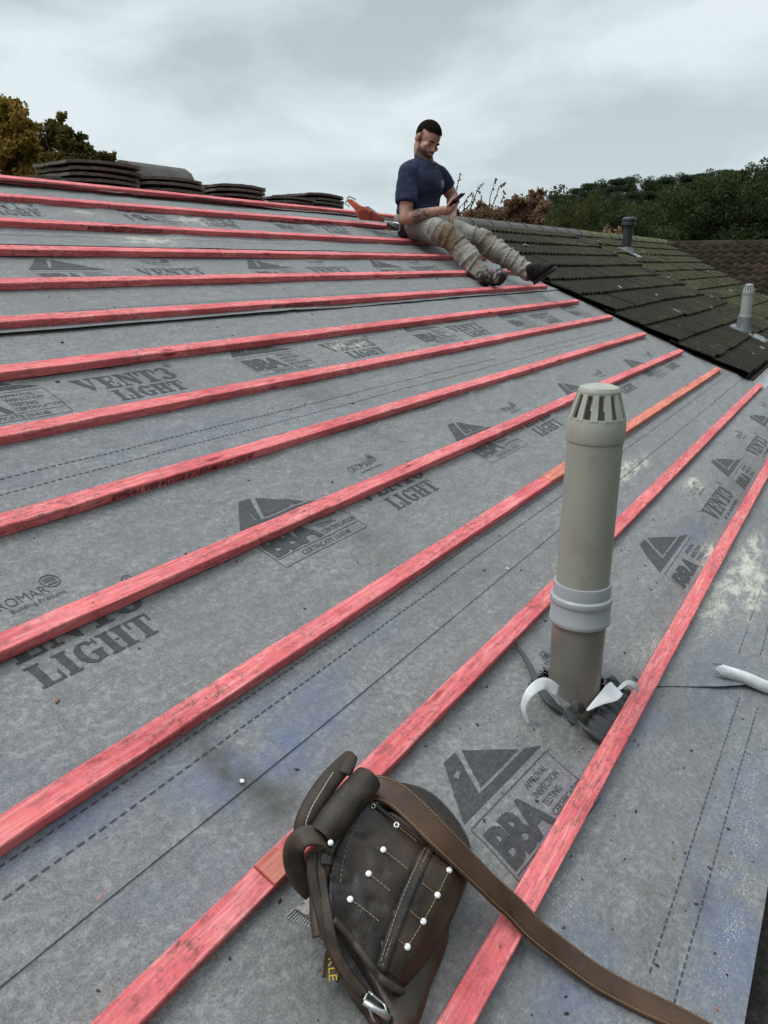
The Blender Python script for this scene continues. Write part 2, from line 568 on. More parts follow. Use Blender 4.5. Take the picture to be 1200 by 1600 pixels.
a = [R(0, EAVE_V + 0.02, -0.09), R(0, RIDGE_V, -0.09)]
back = Vector((0, 2 * RY - (EAVE_V + 0.02) * CP, O.z + (EAVE_V + 0.02) * SP - 0.09))
a.append(back)
low = [p - Vector((0, 0, 0.10)) for p in a]
poly = a + list(reversed(low))
loop(bm, [[p + Vector((u - p.x, 0, 0)) for p in poly] for u in (U0, U1 - 0.02)], True, True)
build('roof_deck', bm, M_VOID, house)
bm = bmesh.new()
# black half-round gutter with debris along the eaves
ga = R(0, EAVE_V - 0.055, -0.06)
prof = [(0.06 * math.cos(t), 0.06 * math.sin(t)) for t in [math.pi + math.pi * i / 12 for i in range(13)]] + [(0.055 * math.cos(t), 0.055 * math.sin(t)) for t in [2 * math.pi - math.pi * i / 12 for i in range(13)]]
loop(bm, [[Vector((u, ga.y + q[0], ga.z + q[1])) for q in prof] for u in (U0, U1)], True, True)
gut = build('gutter', bm, M_BLACKPLASTIC, house, angle=40)
bm = bmesh.new()
M_SILT = Mat('gutter_silt', (0.03, 0.027, 0.02), 0.9)
_v = M_SILT.co()
M_SILT.color(M_SILT.ramp(M_SILT.noise(_v, 45, 5, 0.7), [(0.38, (0.008, 0.008, 0.008)), (0.62, (0.05, 0.045, 0.035)), (0.75, (0.16, 0.13, 0.09))]))
M_SILT.bump(M_SILT.noise(_v, 60, 5, 0.7), 0.9, 0.02)
loop(bm, [[Vector((u, ga.y + q, ga.z - 0.02 + 0.012 * N2(u * 9, q * 30))) for q in (-0.05, -0.025, 0, 0.025, 0.05)] for u in [U0 + i * 0.05 for i in range(int((U1 - U0) / 0.05))]], False)
build('gutter_silt', bm, M_SILT, gut, smooth=True)
bm = bmesh.new()
fz = R(0, EAVE_V, 0)
box(bm, ((U0 + U1) / 2, fz.y + 0.035, fz.z - 0.12), Vector(((U1 - U0) / 2 - 0.03, 0, 0)), Vector((0, 0.011, 0)), Vector((0, 0, 0.10)))
build('fascia', bm, Mat('white_fascia', (0.7, 0.7, 0.68), 0.5), house)
# rear slope still covered with a plain sheet of the same membrane
bm = bmesh.new()
loop(bm, [[Vector((u, 2 * RY - v * CP, O.z + v * SP + 0.004 * N2(u * 2, v * 2))) for v in [RIDGE_V - 0.01 - k * 0.12 for k in range(30)]] for u in [U0 + i * 0.2 for i in range(42)]], False)
rs = build('rear_underlay', bm, M_MEM, house, smooth=True)

# ------------------------------------------------------------------ roof membrane
PIPE = (1.406, 0.0435)          # roof coordinates of the soil pipe axis
LAPS = [-0.40, 0.345, 1.065, 1.797, 2.46, 3.115]
ROWV = {1: 3.145, 2: 2.90, 3: 2.617, 4: 2.351, 5: 2.084, 6: 1.826, 7: 1.562, 8: 1.30, 9: 1.025, 10: 0.753, 11: 0.477, 12: 0.207, 13: -0.087}

def base_w(u, v):
    z = 0.0028 * N2(u * 1.2, v * 2.0) + 0.0009 * N2(u * 7, v * 7, 3)
    # loose cloth in the two lowest courses, fuller to the right
    t = (v + 0.05) / 0.26
    if 0 < t < 1:
        z += math.sin(math.pi * t) * (0.008 + 0.012 * min(max((u - 1.8) / 1.5, 0), 1))
        z += math.sin(math.pi * t) * 0.011 * N2(u * 3.0 + v * 6, v * 4 - u, 9)
    if v < -0.09:
        t = min((-0.09 - v) / 0.12, 1)
        z += t * (0.004 * N2(u * 2.2, v * 4, 5) + 0.002 * N2(u * 8 + v * 5, v * 9, 6))
    # the sheets pillow a little between the battens
    z += 0.0050 * N2(u * 2.6 + 7, v * 9, 12) * (1.0 if v < .5 else .7)
    # sharp little creases in loose patches
    mk_ = max(0.0, N2(u * 0.9, v * 1.6, 21) + 0.12) * 1.6
    if mk_ > 0:
        n_ = N2(u * 2.1 + v * 2.6, v * 6.5 - u * 2.2, 31)
        z += 0.0060 * mk_ * max(0.0, 1 - abs(n_) / 0.13)
    # drag wrinkles at the right-hand edge
    k = min(max((u - 4.7) / 0.9, 0), 1)
    z += k * 0.006 * N2(u * 3 + v * 2.0, v * 11 - u * 4.0, 2)
    # cloth pushed up round the pipe
    d = math.hypot(u - PIPE[0], v - PIPE[1])
    z += 0.010 * math.exp(-(d / 0.10) ** 2)
    th = math.atan2(v - PIPE[1], u - PIPE[0])
    z += 0.006 * math.exp(-((d - 0.12) / 0.07) ** 2) * math.sin(6 * th + 1) * (.6 + .4 * math.sin(2 * th))
    return z

def sheet_w(k, u, v):
    s = v - LAPS[k]
    z = base_w(u, v) + 0.0022 * (1 - s / 0.95)
    lift = {1: 0.0010, 3: 0.010, 5: 0.016, 2: 0.002, 4: 0.002, 0: 0.0}[k]
    if s < 0.09:
        t = 1 - s / 0.09
        nn = 0.35 + 1.3 * max(0.0, N2(u * 1.1, k * 7.7, 1) + 0.25)
        z += lift * t * t * nn
    return z

SPOTS_DUST = [(2.46, 2.54, .30, .07, 1.0), (2.34, 2.86, .12, .07, .7), (2.99, 2.83, .18, .07, 1), (2.55, 1.49, .22, .06, .8), (3.65, 1.35, .35, .05, .75), (2.93, 1.385, .35, .06, .5),
              (3.70, 2.62, .3, .05, .7), (3.07, .139, .14, .05, 1), (2.51, -.04, .16, .03, 1.1), (2.69, -.154, .35, .04, 1.1), (2.45, -.225, .3, .035, 1.1), (2.2, -.12, .35, .06, .8), (2.97, 1.04, .25, .08, .6),
              (2.77, .377, .2, .05, .8), (3.01, .342, .25, .04, .8), (3.3, .62, .3, .08, .7), (2.2, .9, .2, .06, .35), (1.75, -.02, .25, .05, .5), (3.6, 2.08, .5, .06, .4), (4.5, 1.1, .4, .1, .35), (1.0, .05, .2, .1, .25),
              (1.15, -.36, .35, .05, .40), (1.55, -.3, .3, .08, .35), (4.4, 2.45, .3, .05, .4), (2.2, 2.15, .4, .06, .35), (.95, -.12, .06, .04, .5)]
SPOTS_BLUE = [(.80, .37, .16, .07, 1.2), (.45, .47, .22, .04, .8), (1.4, -.09, .16, .035, 1), (1.3, -.33, .3, .06, .9), (.86, -.18, .12, .05, .9), (.98, -.37, .22, .05, 1.0), (.3, .55, .2, .08, .6), (1.1, .42, .35, .04, .5), (1.9, -.2, .3, .08, .5), (2.6, .02, .3, .06, .5), (1.1, -.06, .12, .03, .9), (.55, .30, .15, .06, .35), (1.25, 1.2, .5, .1, .25), (1.9, 1.15, .6, .08, .25)]
SPOTS_DAMP = [(.718, .40, .026, .062, 1.4), (.725, .385, .022, .03, 1.0), (.735, .30, .045, .045, .9), (1.45, .62, .07, .1, .5), (1.30, .02, .12, .06, .5), (2.0, 1.22, .08, .06, .6), (1.55, 1.5, .1, .06, .5), (1.0, -.22, .1, .06, .4), (1.6, .42, .25, .06, .4), (3.2, 0, .6, .08, .4), (.6, -.02, .3, .1, .35), (.4, .05, .3, .1, .35), (1.12, -.30, .05, .03, .6), (2.0, .93, .08, .06, .5)]

def spots(lst, u, v):
    t = 0.0
    for a, b, su, sv, k in lst:
        q = ((u - a) / su) ** 2 + ((v - b) / sv) ** 2
        if q < 9:
            t += k * math.exp(-q)
    return min(t, 1.4)

def finish_roof_mesh(me, org=None):
    """uv map 'roof' in metres and the stain attributes, from world positions"""
    uvl = me.uv_layers.new(name='roof')
    cs = [uvw(v.co) for v in me.vertices]
    for lp in me.loops:
        uvl.data[lp.index].uv = (cs[lp.vertex_index][0], cs[lp.vertex_index][1])
    for nm, lst in (('dust', SPOTS_DUST), ('blue', SPOTS_BLUE), ('damp', SPOTS_DAMP)):
        at = me.attributes.new(nm, 'FLOAT', 'POINT')
        for i, c in enumerate(cs):
            at.data[i].value = spots(lst, c[0], c[1])

# --- printed marks -------------------------------------------------
def text_mesh(body, height, bold=0.0, width=None, spacing=1.0):
    cu = bpy.data.curves.new('t', 'FONT')
    cu.body = body
    cu.size = 1.0
    cu.offset = bold
    cu.resolution_u = 3
    cu.space_character = spacing
    o = bpy.data.objects.new('t', cu)
    col.objects.link(o)
    dg = bpy.context.evaluated_depsgraph_get()
    dg.update()
    me = bpy.data.meshes.new_from_object(o.evaluated_get(dg))
    bpy.data.objects.remove(o)
    bpy.data.curves.remove(cu)
    vs = [v.co.copy() for v in me.vertices]
    fs = [tuple(p.vertices) for p in me.polygons]
    bpy.data.meshes.remove(me)
    x0 = min(v.x for v in vs); x1 = max(v.x for v in vs)
    sy = height / 0.73
    sx = sy if width is None else width / (x1 - x0)
    return [((v.x - x0) * sx, v.y * sy) for v in vs], fs

def arc(cx, cy, rx, ry, tx, ty, a0, a1, n=9):
    """curved stroke whose outer edge is an ellipse (rx, ry), thickness tx / ty"""
    o, i = [], []
    for k in range(n + 1):
        a = rad(a0 + (a1 - a0) * k / n)
        o.append((cx + rx * math.cos(a), cy + ry * math.sin(a)))
        i.append((cx + (rx - tx) * math.cos(a), cy + (ry - ty) * math.sin(a)))
    return [[o[k], o[k + 1], i[k + 1], i[k]] for k in range(n)]

def rc(a, b, c, d):
    return [(a, b), (c, b), (c, d), (a, d)]

GLYPH = {   # stencil slab letters: polygons in a box 1 high
    'V': (.92, [rc(0, .915, .46, 1), rc(.62, .915, .92, 1), [(.07, .905), (.37, .905), (.60, .17), (.52, 0), (.46, 0)], [(.735, .905), (.82, .905), (.62, .16), (.585, .27)]]),
    'E': (.80, [rc(.1, .095, .38, .905), rc(0, 0, .76, .085), rc(0, .915, .76, 1), rc(.67, .66, .76, .905), rc(.67, .095, .76, .34), rc(.41, .46, .54, .54), rc(.545, .35, .61, .65)]),
    'N': (.94, [rc(0, 0, .32, .085), rc(0, .915, .36, 1), rc(.62, .915, .94, 1), rc(.11, .095, .20, .70), [(.11, .905), (.11, .76), (.20, .72), (.70, 0), (.82, 0), (.82, .24), (.40, .905)], rc(.735, .36, .82, .905)]),
    'T': (.90, [rc(.31, .095, .59, .905), rc(.18, 0, .72, .085), rc(0, .915, .90, 1), rc(0, .62, .09, .905), rc(.81, .62, .90, .905)]),
    '3': (.74, arc(.33, .73, .34, .27, .24, .09, -80, 165) + arc(.33, .28, .40, .28, .26, .09, -165, 78) ),
    'L': (.80, [rc(.1, .095, .38, .905), rc(0, .915, .48, 1), rc(0, 0, .78, .085), rc(.69, .095, .78, .42)]),
    'I': (.50, [rc(.1, .095, .38, .905), rc(0, .915, .48, 1), rc(0, 0, .48, .085)]),
    'G': (.90, arc(.46, .5, .44, .5, .26, .10, 40, 320, 14) + [rc(.50, .40, .90, .48), rc(.56, .06, .82, .39), rc(.80, .70, .87, .98)]),
    'H': (1.0, [rc(.1, .095, .38, .905), rc(.62, .095, .90, .905), rc(0, 0, .47, .085), rc(.53, 0, 1.0, .085), rc(0, .915, .47, 1), rc(.53, .915, 1.0, 1), rc(.42, .46, .58, .54)]),
}

def slab_word(wd, width, height):
    adv = [(GLYPH[c][0] + .07) for c in wd]
    tot = sum(adv) - .07
    sx = width / tot
    x = 0
    polys = []
    for c, a in zip(wd, adv):
        for p in GLYPH[c][1]:
            polys.append([((x + q[0]) * sx, q[1] * height) for q in p])
        x += a
    return polys

class Print:
    """collects flat marks in roof (u, v) and lays them on a sheet"""
    def __init__(s):
        s.v, s.f = [], []
    def poly(s, pts, at, rot=0.0, sc=1.0):
        i = len(s.v)
        s.v += [s.tf(p, at, rot, sc) for p in pts]
        s.f.append(tuple(range(i, i + len(pts))))
    def tf(s, p, at, rot, sc):
        c, sn = math.cos(rot), math.sin(rot)
        return (at[0] + (p[0] * c - p[1] * sn) * sc, at[1] + (p[0] * sn + p[1] * c) * sc)
    def mesh(s, vf, at, rot=0.0, off=(0, 0)):
        vs, fs = vf
        i = len(s.v)
        s.v += [s.tf((p[0] + off[0], p[1] + off[1]), at, rot, 1) for p in vs]
        s.f += [tuple(i + k for k in f) for f in fs]
    def bar(s, a, b, t):
        d = (Vector(b) - Vector(a)); n = Vector((-d.y, d.x)).normalized() * t / 2
        a, b = Vector(a), Vector(b)
        i = len(s.v)
        s.v += [tuple(a - n), tuple(b - n), tuple(b + n), tuple(a + n)]
        s.f.append((i, i + 1, i + 2, i + 3))

T_BBA = text_mesh('BBA', 0.066, 0.045, 0.172, 0.92)
T_SM = [text_mesh(t, 0.0135, 0.0) for t in ('APPROVAL', 'INSPECTION', 'TESTING', 'CERTIFICATION')]
T_CERT = text_mesh('CERTIFICATE 10/4748', 0.0145, 0.0)
T_CRO = text_mesh('CROMAR', 0.024, -0.012, 0.115)
T_BP = text_mesh('Building Products', 0.011, 0.0, 0.105)
T_R = text_mesh('R', 0.012, 0.01)

def print_bba(p, u, b, rot=0.0, wd=0.318, certs=True, cut=-9):
    at = (u, b - 0.006)
    # the triangle mark
    k = wd / 0.318
    L = [(0.0, .137), (.165 * .6, .232), (.165 * .6 + .038, .232), (.088, .154), (.272, .154), (.318, .137)]
    for pl in ([(0.0, .137), (.088, .154), (.133, .232), (.092, .232)], [(0.0, .137), (.318, .137), (.272, .154), (.088, .154)], [(.148, .227), (.258, .160), (.104, .160)]):
        p.poly([(a * k, c) for a, c in pl], at, rot)
    # frame
    t = .0016
    for a, c in (((0, .002), (.318, .002)), ((.318, .002), (.318, .124)), ((.0, .124), (.318, .124)), ((0, .124), (0, .002)), ((0.004, .030), (.314, .030))):
        q = [p.tf((a[0] * k, a[1]), at, rot, 1), p.tf((c[0] * k, c[1]), at, rot, 1)]
        d = (Vector(q[1]) - Vector(q[0])).normalized() * t
        p.bar(tuple(Vector(q[0]) + d), tuple(Vector(q[1]) - d), t)
    def sq(vf): return [(x * k, y) for x, y in vf[0]], vf[1]
    p.mesh(sq(T_BBA), at, rot, (.010 * k, .040))
    for i, vf in enumerate(T_SM):
        p.mesh(sq(vf), at, rot, (.190 * k, .101 - i * .0205))
    p.mesh(sq(T_CERT), at, rot, (.075 * k, .009))

def print_vent(p, u, b, rot=0.0, k=1.0, logo=True, words=True):
    at = (u, b)
    if words:
        for pl in slab_word('LIGHT', .242 * k, .052):
            p.poly(pl, at, rot)
        for pl in slab_word('VENT3', .335 * k, .066):
            p.poly([(a - .072 * k, c + .065) for a, c in pl], at, rot)
        cx, cy = .278 * k, .138
        for pl in arc(cx, cy, .0125 * k, .0125, .0018, .0018, 0, 360, 14):
            p.poly(pl, at, rot)
        p.mesh(T_R, at, rot, (cx - .004, cy - .006))
    if logo:
        p.mesh(T_CRO, at, rot, (.03 * k, .182))
        p.mesh(T_BP, at, rot, (.062 * k, .166))
        cx, cy = .162 * k, .208
        for pl in arc(cx, cy, .018, .018, .0022, .0022, 0, 360, 18):
            p.poly(pl, at, rot)
        for i in range(5):
            x = -.0095 + i * .0048
            h = math.sqrt(max(.0150 ** 2 - x * x, 1e-6)) * .75
            p.poly([(cx + x - .0013, cy - h * .3), (cx + x + .0013, cy - h * .3), (cx + x + .0013, cy + h), (cx + x - .0013, cy + h)], at, rot)
        p.poly([(cx - .011, cy - .0095), (cx + .011, cy - .0095), (cx + .008, cy - .0065), (cx - .008, cy - .0065)], at, rot)

def dashes(p, v, ua, ub, step=0.0172, ln=0.0112, th=0.0026, drift=0.0):
    u = ua
    while u < ub:
        vv = v + drift * (u - ua)
        if N2(u * 1.3, v * 9, 4) > -0.36:
            p.v += [(u, vv - th / 2), (u + ln, vv - th / 2), (u + ln, vv + th / 2), (u, vv + th / 2)]
            i = len(p.v)
            p.f.append((i - 4, i - 3, i - 2, i - 1))
        u += step

PRINTS = [Print() for _ in LAPS]
p = PRINTS[0]
print_bba(p, .905, -.066, -.09, .285); print_bba(p, 2.165, -.085, 0.0, .40); print_bba(p, 3.35, -.085, 0, .38); print_bba(p, 4.55, -.085, 0, .36)
print_vent(p, 1.30, -.075, 0.0, 1.0, True, False); print_vent(p, 2.90, -.075, 0, 1.15); print_vent(p, 4.02, -.075, 0, 1.1); print_vent(p, 5.05, -.075, 0, 1.0)
dashes(p, -.262, U0, 1.8, drift=0.0); dashes(p, -.305, U0, 1.8)
p = PRINTS[1]
for u in (.12, 1.19, 2.26, 3.37, 4.50): print_bba(p, u, .672)
for u in (-.45, .605, 1.668, 2.73, 3.90, 4.95): print_vent(p, u, .672)
dashes(p, .428, U0, 5.7); dashes(p, .466, U0, 5.7)
p = PRINTS[2]
for u in (-.15, .885, 1.915, 3.06, 4.12, 5.15): print_bba(p, u, 1.392)
for u in (.30, 1.36, 2.46, 3.50, 4.58): print_vent(p, u, 1.392)
dashes(p, 1.143, U0, 5.7); dashes(p, 1.19, U0, 5.7)
p = PRINTS[3]
for u in (.60, 1.672, 2.776, 3.83, 4.9): print_bba(p, u, 2.107)
for u in (1.12, 2.19, 3.27, 4.30): print_vent(p, u, 2.112)
dashes(p, 1.88, U0, 5.7); dashes(p, 1.925, U0, 5.7)
p = PRINTS[4]
for u in (1.5, 2.57, 3.64, 4.68): print_bba(p, u, 2.755)
for u in (1.87, 3.05, 4.10, 5.1): print_vent(p, u, 2.757)
dashes(p, 2.55, U0, 5.7); dashes(p, 2.592, U0, 5.7)

def print_into(bm, pr, k, wfun, lift=0.0011):
    """cut the marks fine enough to follow the cloth, then lay them on it"""
    b2 = bmesh.new()
    vs = [b2.verts.new((a, c, 0)) for a, c in pr.v]
    for f in pr.f:
        try:
            b2.faces.new([vs[i] for i in f])
        except ValueError:
            pass
    bmesh.ops.triangulate(b2, faces=list(b2.faces))
    g = 0.022 if k < 2 else 0.04
    polys = [[(v.co.x, v.co.y) for v in f.verts] for f in b2.faces]
    b2.free()
    for ax in (0, 1):
        done = []
        for pl in polys:
            lo, hi = min(q[ax] for q in pl), max(q[ax] for q in pl)
            i = math.floor(lo / g + 1e-6) + 1
            while i * g < hi - 1e-6 and len(pl) > 2:
                c = i * g
                lft, rgt = [], []
                for k_ in range(len(pl)):
                    p0, p1 = pl[k_], pl[(k_ + 1) % len(pl)]
                    (lft if p0[ax] <= c else rgt).append(p0)
                    if (p0[ax] <= c) != (p1[ax] <= c):
                        t = (c - p0[ax]) / (p1[ax] - p0[ax])
                        m_ = (p0[0] + (p1[0] - p0[0]) * t, p0[1] + (p1[1] - p0[1]) * t)
                        lft.append(m_); rgt.append(m_)
                if len(lft) > 2: done.append(lft)
                pl = rgt
                i += 1
            if len(pl) > 2: done.append(pl)
        polys = done
    for pl in polys:
        ar = sum(pl[i][0] * pl[(i + 1) % len(pl)][1] - pl[(i + 1) % len(pl)][0] * pl[i][1] for i in range(len(pl)))
        if abs(ar) < 1e-10: continue
        q = [bm.verts.new(R(a, c, wfun(k, a, c) + lift)) for a, c in pl]
        if ar < 0:
            q.reverse()
        bm.faces.new(q).material_index = 1

def sheet_name(k):
    return ['lowest sheet of printed grey roofing membrane, along the eaves and round the vent pipe',
            'printed grey membrane sheet lapped directly above the lowest one, with the large lettering',
            'printed grey membrane sheet across the middle of the roof, third from the eaves',
            'printed grey membrane sheet under the sitting man\'s boots, fourth from the eaves',
            'printed grey membrane sheet just below the ridge strip, fifth from the eaves',
            'narrow unprinted grey membrane strip folded over the ridge'][k]

for k, v0 in enumerate(LAPS):
    v1 = min(v0 + 0.86, RIDGE_V) if k < 5 else RIDGE_V + 0.0
    du = 0.016 if k < 2 else (0.024 if k < 3 else 0.045)
    dvv = 0.014 if k < 2 else (0.02 if k < 3 else 0.03)
    nu = int((U1 + 0.12 - U0) / du)
    nv = max(int((v1 - v0) / dvv), 3)
    bm = bmesh.new()
    rows = []
    for j in range(nv + 1):
        t = j / nv
        v = v0 + (v1 - v0) * t
        row = []
        for i in range(nu + 1):
            ue = U1 + 0.09 + 0.045 * N2(v * 3.1, k * 3.3, 8) + 0.02 * N2(v * 14, k, 2)
            u = U0 + (ue - U0) * i / nu
            vv = v + (0.004 * N2(u * 1.4, k * 5.1) if j == 0 and k else 0)
            row.append(bm.verts.new(R(u, vv, sheet_w(k, u, vv))))
        rows.append(row)
    for j in range(nv):
        for i in range(nu):
            q = (rows[j][i], rows[j][i + 1], rows[j + 1][i + 1], rows[j + 1][i])
            c = uvw(sum((x.co for x in q), Vector()) / 4)
            d = math.hypot(c[0] - PIPE[0], (c[1] - PIPE[1]) / 1.05)
            th = math.atan2(c[1] - PIPE[1], c[0] - PIPE[0])
            if k == 0 and d < 0.066 + 0.014 * math.sin(3 * th + 2.2) + 0.03 * max(0, math.cos(th + 0.35)) ** 3:
                continue
            bm.faces.new(q)
    # a turned-down thickness along the lower lap edge
    for i in range(nu):
        a, b = rows[0][i], rows[0][i + 1]
        a2, b2_ = bm.verts.new(a.co - NVEC * 0.0012), bm.verts.new(b.co - NVEC * 0.0012)
        bm.faces.new((a2, b2_, b, a))
    print_into(bm, PRINTS[k], k, sheet_w)
    me = bpy.data.meshes.new('roofing_membrane')
    bm.normal_update(); bm.to_mesh(me); bm.free()
    finish_roof_mesh(me)
    o = put('roofing_membrane', me, [M_MEM, M_INK], None, R(0, v0, 0), True)
    me.set_sharp_from_angle(angle=rad(40))
    tag(o, sheet_name(k), 'roofing membrane', 'lapped sheets of roofing membrane')
    if k == 0:
        SHEET0 = o

# --- eaves strip laid over the lowest sheet, its loose end curled to show the white underside
bm = bmesh.new()
def strip_end(v):
    # the end runs from beside the second batten down to the eaves
    t = (-0.07 - v) / 0.33
    return 1.60 + 0.42 * min(max(t, 0), 1)
def strip_w(u, v):
    e = u - strip_end(v)
    return sheet_w(0, u, v) + 0.0022 + 0.010 * math.exp(-(e / 0.06) ** 2) * (0.5 + 0.5 * math.sin(v * 20 + 1))
rows = []
nv = 20
for j in range(nv + 1):
    v = EAVE_V - 0.005 + (-0.03 - EAVE_V) * j / nv
    ue = strip_end(v)
    rows.append([bm.verts.new(R(ue + (U1 + 0.03 - ue) * (i / 150) ** 1.15, v, strip_w(ue + (U1 + 0.03 - ue) * (i / 150) ** 1.15, v))) for i in range(151)])
for j in range(nv):
    for i in range(150):
        bm.faces.new((rows[j][i], rows[j][i + 1], rows[j + 1][i + 1], rows[j + 1][i]))
pr = Print()
dashes(pr, -.225, 2.0, 5.7, drift=0.004); dashes(pr, -.275, 2.05, 5.7, drift=0.004)
print_into(bm, pr, 0, lambda k, u, v: strip_w(u, v))
me = bpy.data.meshes.new('membrane_strip'); bm.normal_update(); bm.to_mesh(me); bm.free()
finish_roof_mesh(me)
STRIP = put('membrane_strip', me, [M_MEM, M_INK], None, R(1.7, -.3, 0), True)
tag(STRIP, 'grey membrane strip along the eaves right of the vent pipe, its loose end curled up', 'roofing membrane', 'lapped sheets of roofing membrane')
# rolled-back end
a = P(1118, 1046, 0.018); b = P(1262, 1095, 0.018)
bm = bmesh.new()
d = (b - a).normalized()
s_, _ = frame(d, NVEC)
s_ = NVEC.cross(d).normalized()
rings = []
for i in range(25):
    t = i / 24
    c = a.lerp(b, t) + NVEC * (0.004 + 0.002 * math.sin(t * 9))
    ring = []
    for j in range(17):
        th = rad(-150 + 300 * j / 16)
        rr = 0.016 - 0.004 * j / 16 + 0.001 * math.sin(t * 14 + j)
        ring.append(c + (s_ * math.sin(th) + NVEC * math.cos(th)) * rr + d * (0.010 * math.sin(j * .9) if i == 0 else 0))
    rings.append(ring)
loop(bm, rings, False)
o = build('rolled_end', bm, M_WHITE, STRIP, smooth=True)
o.data.update()
o['label'] = 'white underside of the curled membrane end'

# --- torn flaps round the pipe
def flap(pts, widths, name, tw=None, thick=0.0012, mats=None):
    pp = smooth_path(pts, 8)
    n = len(pp)
    ws = smooth_path([Vector((q, 0, 0)) for q in widths], 8)
    ups = []
    for i in range(n):
        t = i / (n - 1)
        base = tw[0].lerp(tw[1], t).normalized()
        ups.append(base)
    bm = bmesh.new()
    ribbon(bm, pp, 1.0, thick, ups, 0.0, [q.x for q in ws])
    return build(name, bm, mats or M_WHITE, SHEET0, smooth=True)

tocam = (CAM - P(890, 1080, 0.05)).normalized()
f1 = flap([P(872, 1080, .060), P(850, 1068, .075), P(828, 1082, .072), P(818, 1106, .045), P(826, 1132, .016)], [.022, .023, .017, .010, .005], 'torn_flap', (tocam + NVEC * .4, tocam * .3 - Vector((1, 0, 0))))
f2 = flap([P(917, 1110, .030), P(938, 1094, .045), P(955, 1083, .055), P(964, 1075, .060)], [.004, .020, .036, .034], 'torn_flap', (tocam, tocam + NVEC * .2))
f3 = flap([P(966, 1077, .058), P(980, 1067, .070), P(993, 1072, .062), P(997, 1081, .046)], [.007, .010, .012, .008], 'torn_flap', (tocam + NVEC, tocam - SVEC))
# grey shreds, printed folds and the black ribbed seal by the pipe
flap([P(880, 1112, .022), P(860, 1096, .028), P(842, 1072, .022), P(822, 1030, .016), P(806, 1006, .010)], [.020, .020, .014, .010, .006], 'torn_fold', (NVEC + SVEC * .5, NVEC + SVEC), .004, M_INK)
flap([P(893, 1112, .035), P(902, 1104, .050), P(912, 1112, .034)], [.016, .024, .014], 'torn_fold', (tocam, tocam), .003, M_INK)
flap([P(888, 1106, .020), P(895, 1122, .016), P(900, 1130, .012)], [.012, .026, .014], 'torn_fold', (NVEC, NVEC), .003, M_INK)
flap([P(940, 1058, .030), P(958, 1052, .040), P(972, 1066, .040), P(978, 1078, .034)], [.016, .020, .022, .010], 'torn_fold', (NVEC, NVEC - SVEC * .3), .003, M_MEM)
M_SEAL = Mat('black_seal', (0.022, 0.021, 0.024), 0.5)
pts = smooth_path([P(962, 1062, .016), P(968, 1085, .018), P(958, 1108, .018), P(943, 1130, .016), P(928, 1152, .014)], 10)
bm = bmesh.new()
ws = [1 + .07 * math.sin(i * 1.35) for i in range(len(pts))]
pts = [q + NVEC * .004 * math.sin(i * 1.35) for i, q in enumerate(pts)]
ribbon(bm, pts, .050, .003, NVEC, .002, ws)
build('ribbed_fold', bm, M_SEAL, SHEET0, smooth=True)

# ------------------------------------------------------------------ battens
def row_u(px, py, v):
    """distance along row v for a photo point near it"""
    d = ray(px, py)
    best = None
    for i in range(0, 700):
        u = i * 0.01
        q = R(u, v, .027) - CAM
        c = math.degrees(q.angle(d))
        if best is None or c < best[0]:
            best = (c, u)
    return best[1]

def batten_text(o_parent, u, v, w, flip, body='JB-RED 25 x 38 WPCA BS5534 BBA 19/5668', h=.0165, width=.40, lift=.0009):
    vs, fs = text_mesh(body, h, 0.004, width)
    bm = bmesh.new()
    q = [bm.verts.new(R(u - x, v - lift, w - y)) for x, y in vs]
    for f in fs:
        try: bm.faces.new([q[i] for i in f])
        except ValueError: pass
    build('ink_stamp', bm, M_STAMP, o_parent)

def batten(row, ua, ub, label, mat=M_RED, stamps=(), dv=0.0, dw=0.0, seed=0):
    v = ROWV[row] + dv
    bm = bmesh.new()
    n = max(int((ub - ua) / 0.04), 2)
    rings = []
    bev = 0.0018
    for i in range(n + 1):
        u = ua + (ub - ua) * i / n
        bow = 0.0035 * N2(u * .55, row * 4.1 + seed) + 0.0008 * N2(u * 6, row * 3.0, seed)
        lift = 0.0012 * N2(u * .7, row * 9.0 + seed, 4) + dw
        wob = [0.0011 * N2(u * 12, q * 3.1, row + seed) + (.0012 * max(0, N2(u * 22, q * 5.7, row + seed) - .35) * -3 if q in (3, 4, 5, 6) else 0) for q in range(8)]
        z0, z1 = 0.002, 0.027
        pr = [(bev, z0), (.038 - bev, z0), (.038, z0 + bev), (.038, z1 - bev), (.038 - bev, z1), (bev, z1), (0, z1 - bev), (0, z0 + bev)]
        skew = (0.004 if i in (0, n) else 0) * 0
        rings.append([R(u + skew * a / .038, v + bow + a + wob[q] * .7, c + lift + wob[q]) for q, (a, c) in enumerate(pr)])
    loop(bm, rings, True, True)
    me = bpy.data.meshes.new('roof_batten'); bm.normal_update(); bm.to_mesh(me); bm.free()
    uvl = me.uv_layers.new(name='roof')
    for poly in me.polygons:
        for li in poly.loop_indices:
            c = uvw(me.vertices[me.loops[li].vertex_index].co)
            uvl.data[li].uv = (c[0], c[1] - c[2] - v)
    o = put('roof_batten', me, mat, None, R(ua, v, 0), True)
    me.set_sharp_from_angle(angle=rad(30))
    tag(o, label, 'batten', 'red roofing battens')
    for su in stamps:
        uu = su
        bow = 0.0035 * N2((uu - .2) * .55, row * 4.1 + seed)
        batten_text(o, uu, v + bow - .0011, .0235, True, width=.40 if row != 9 else W9)
    return o

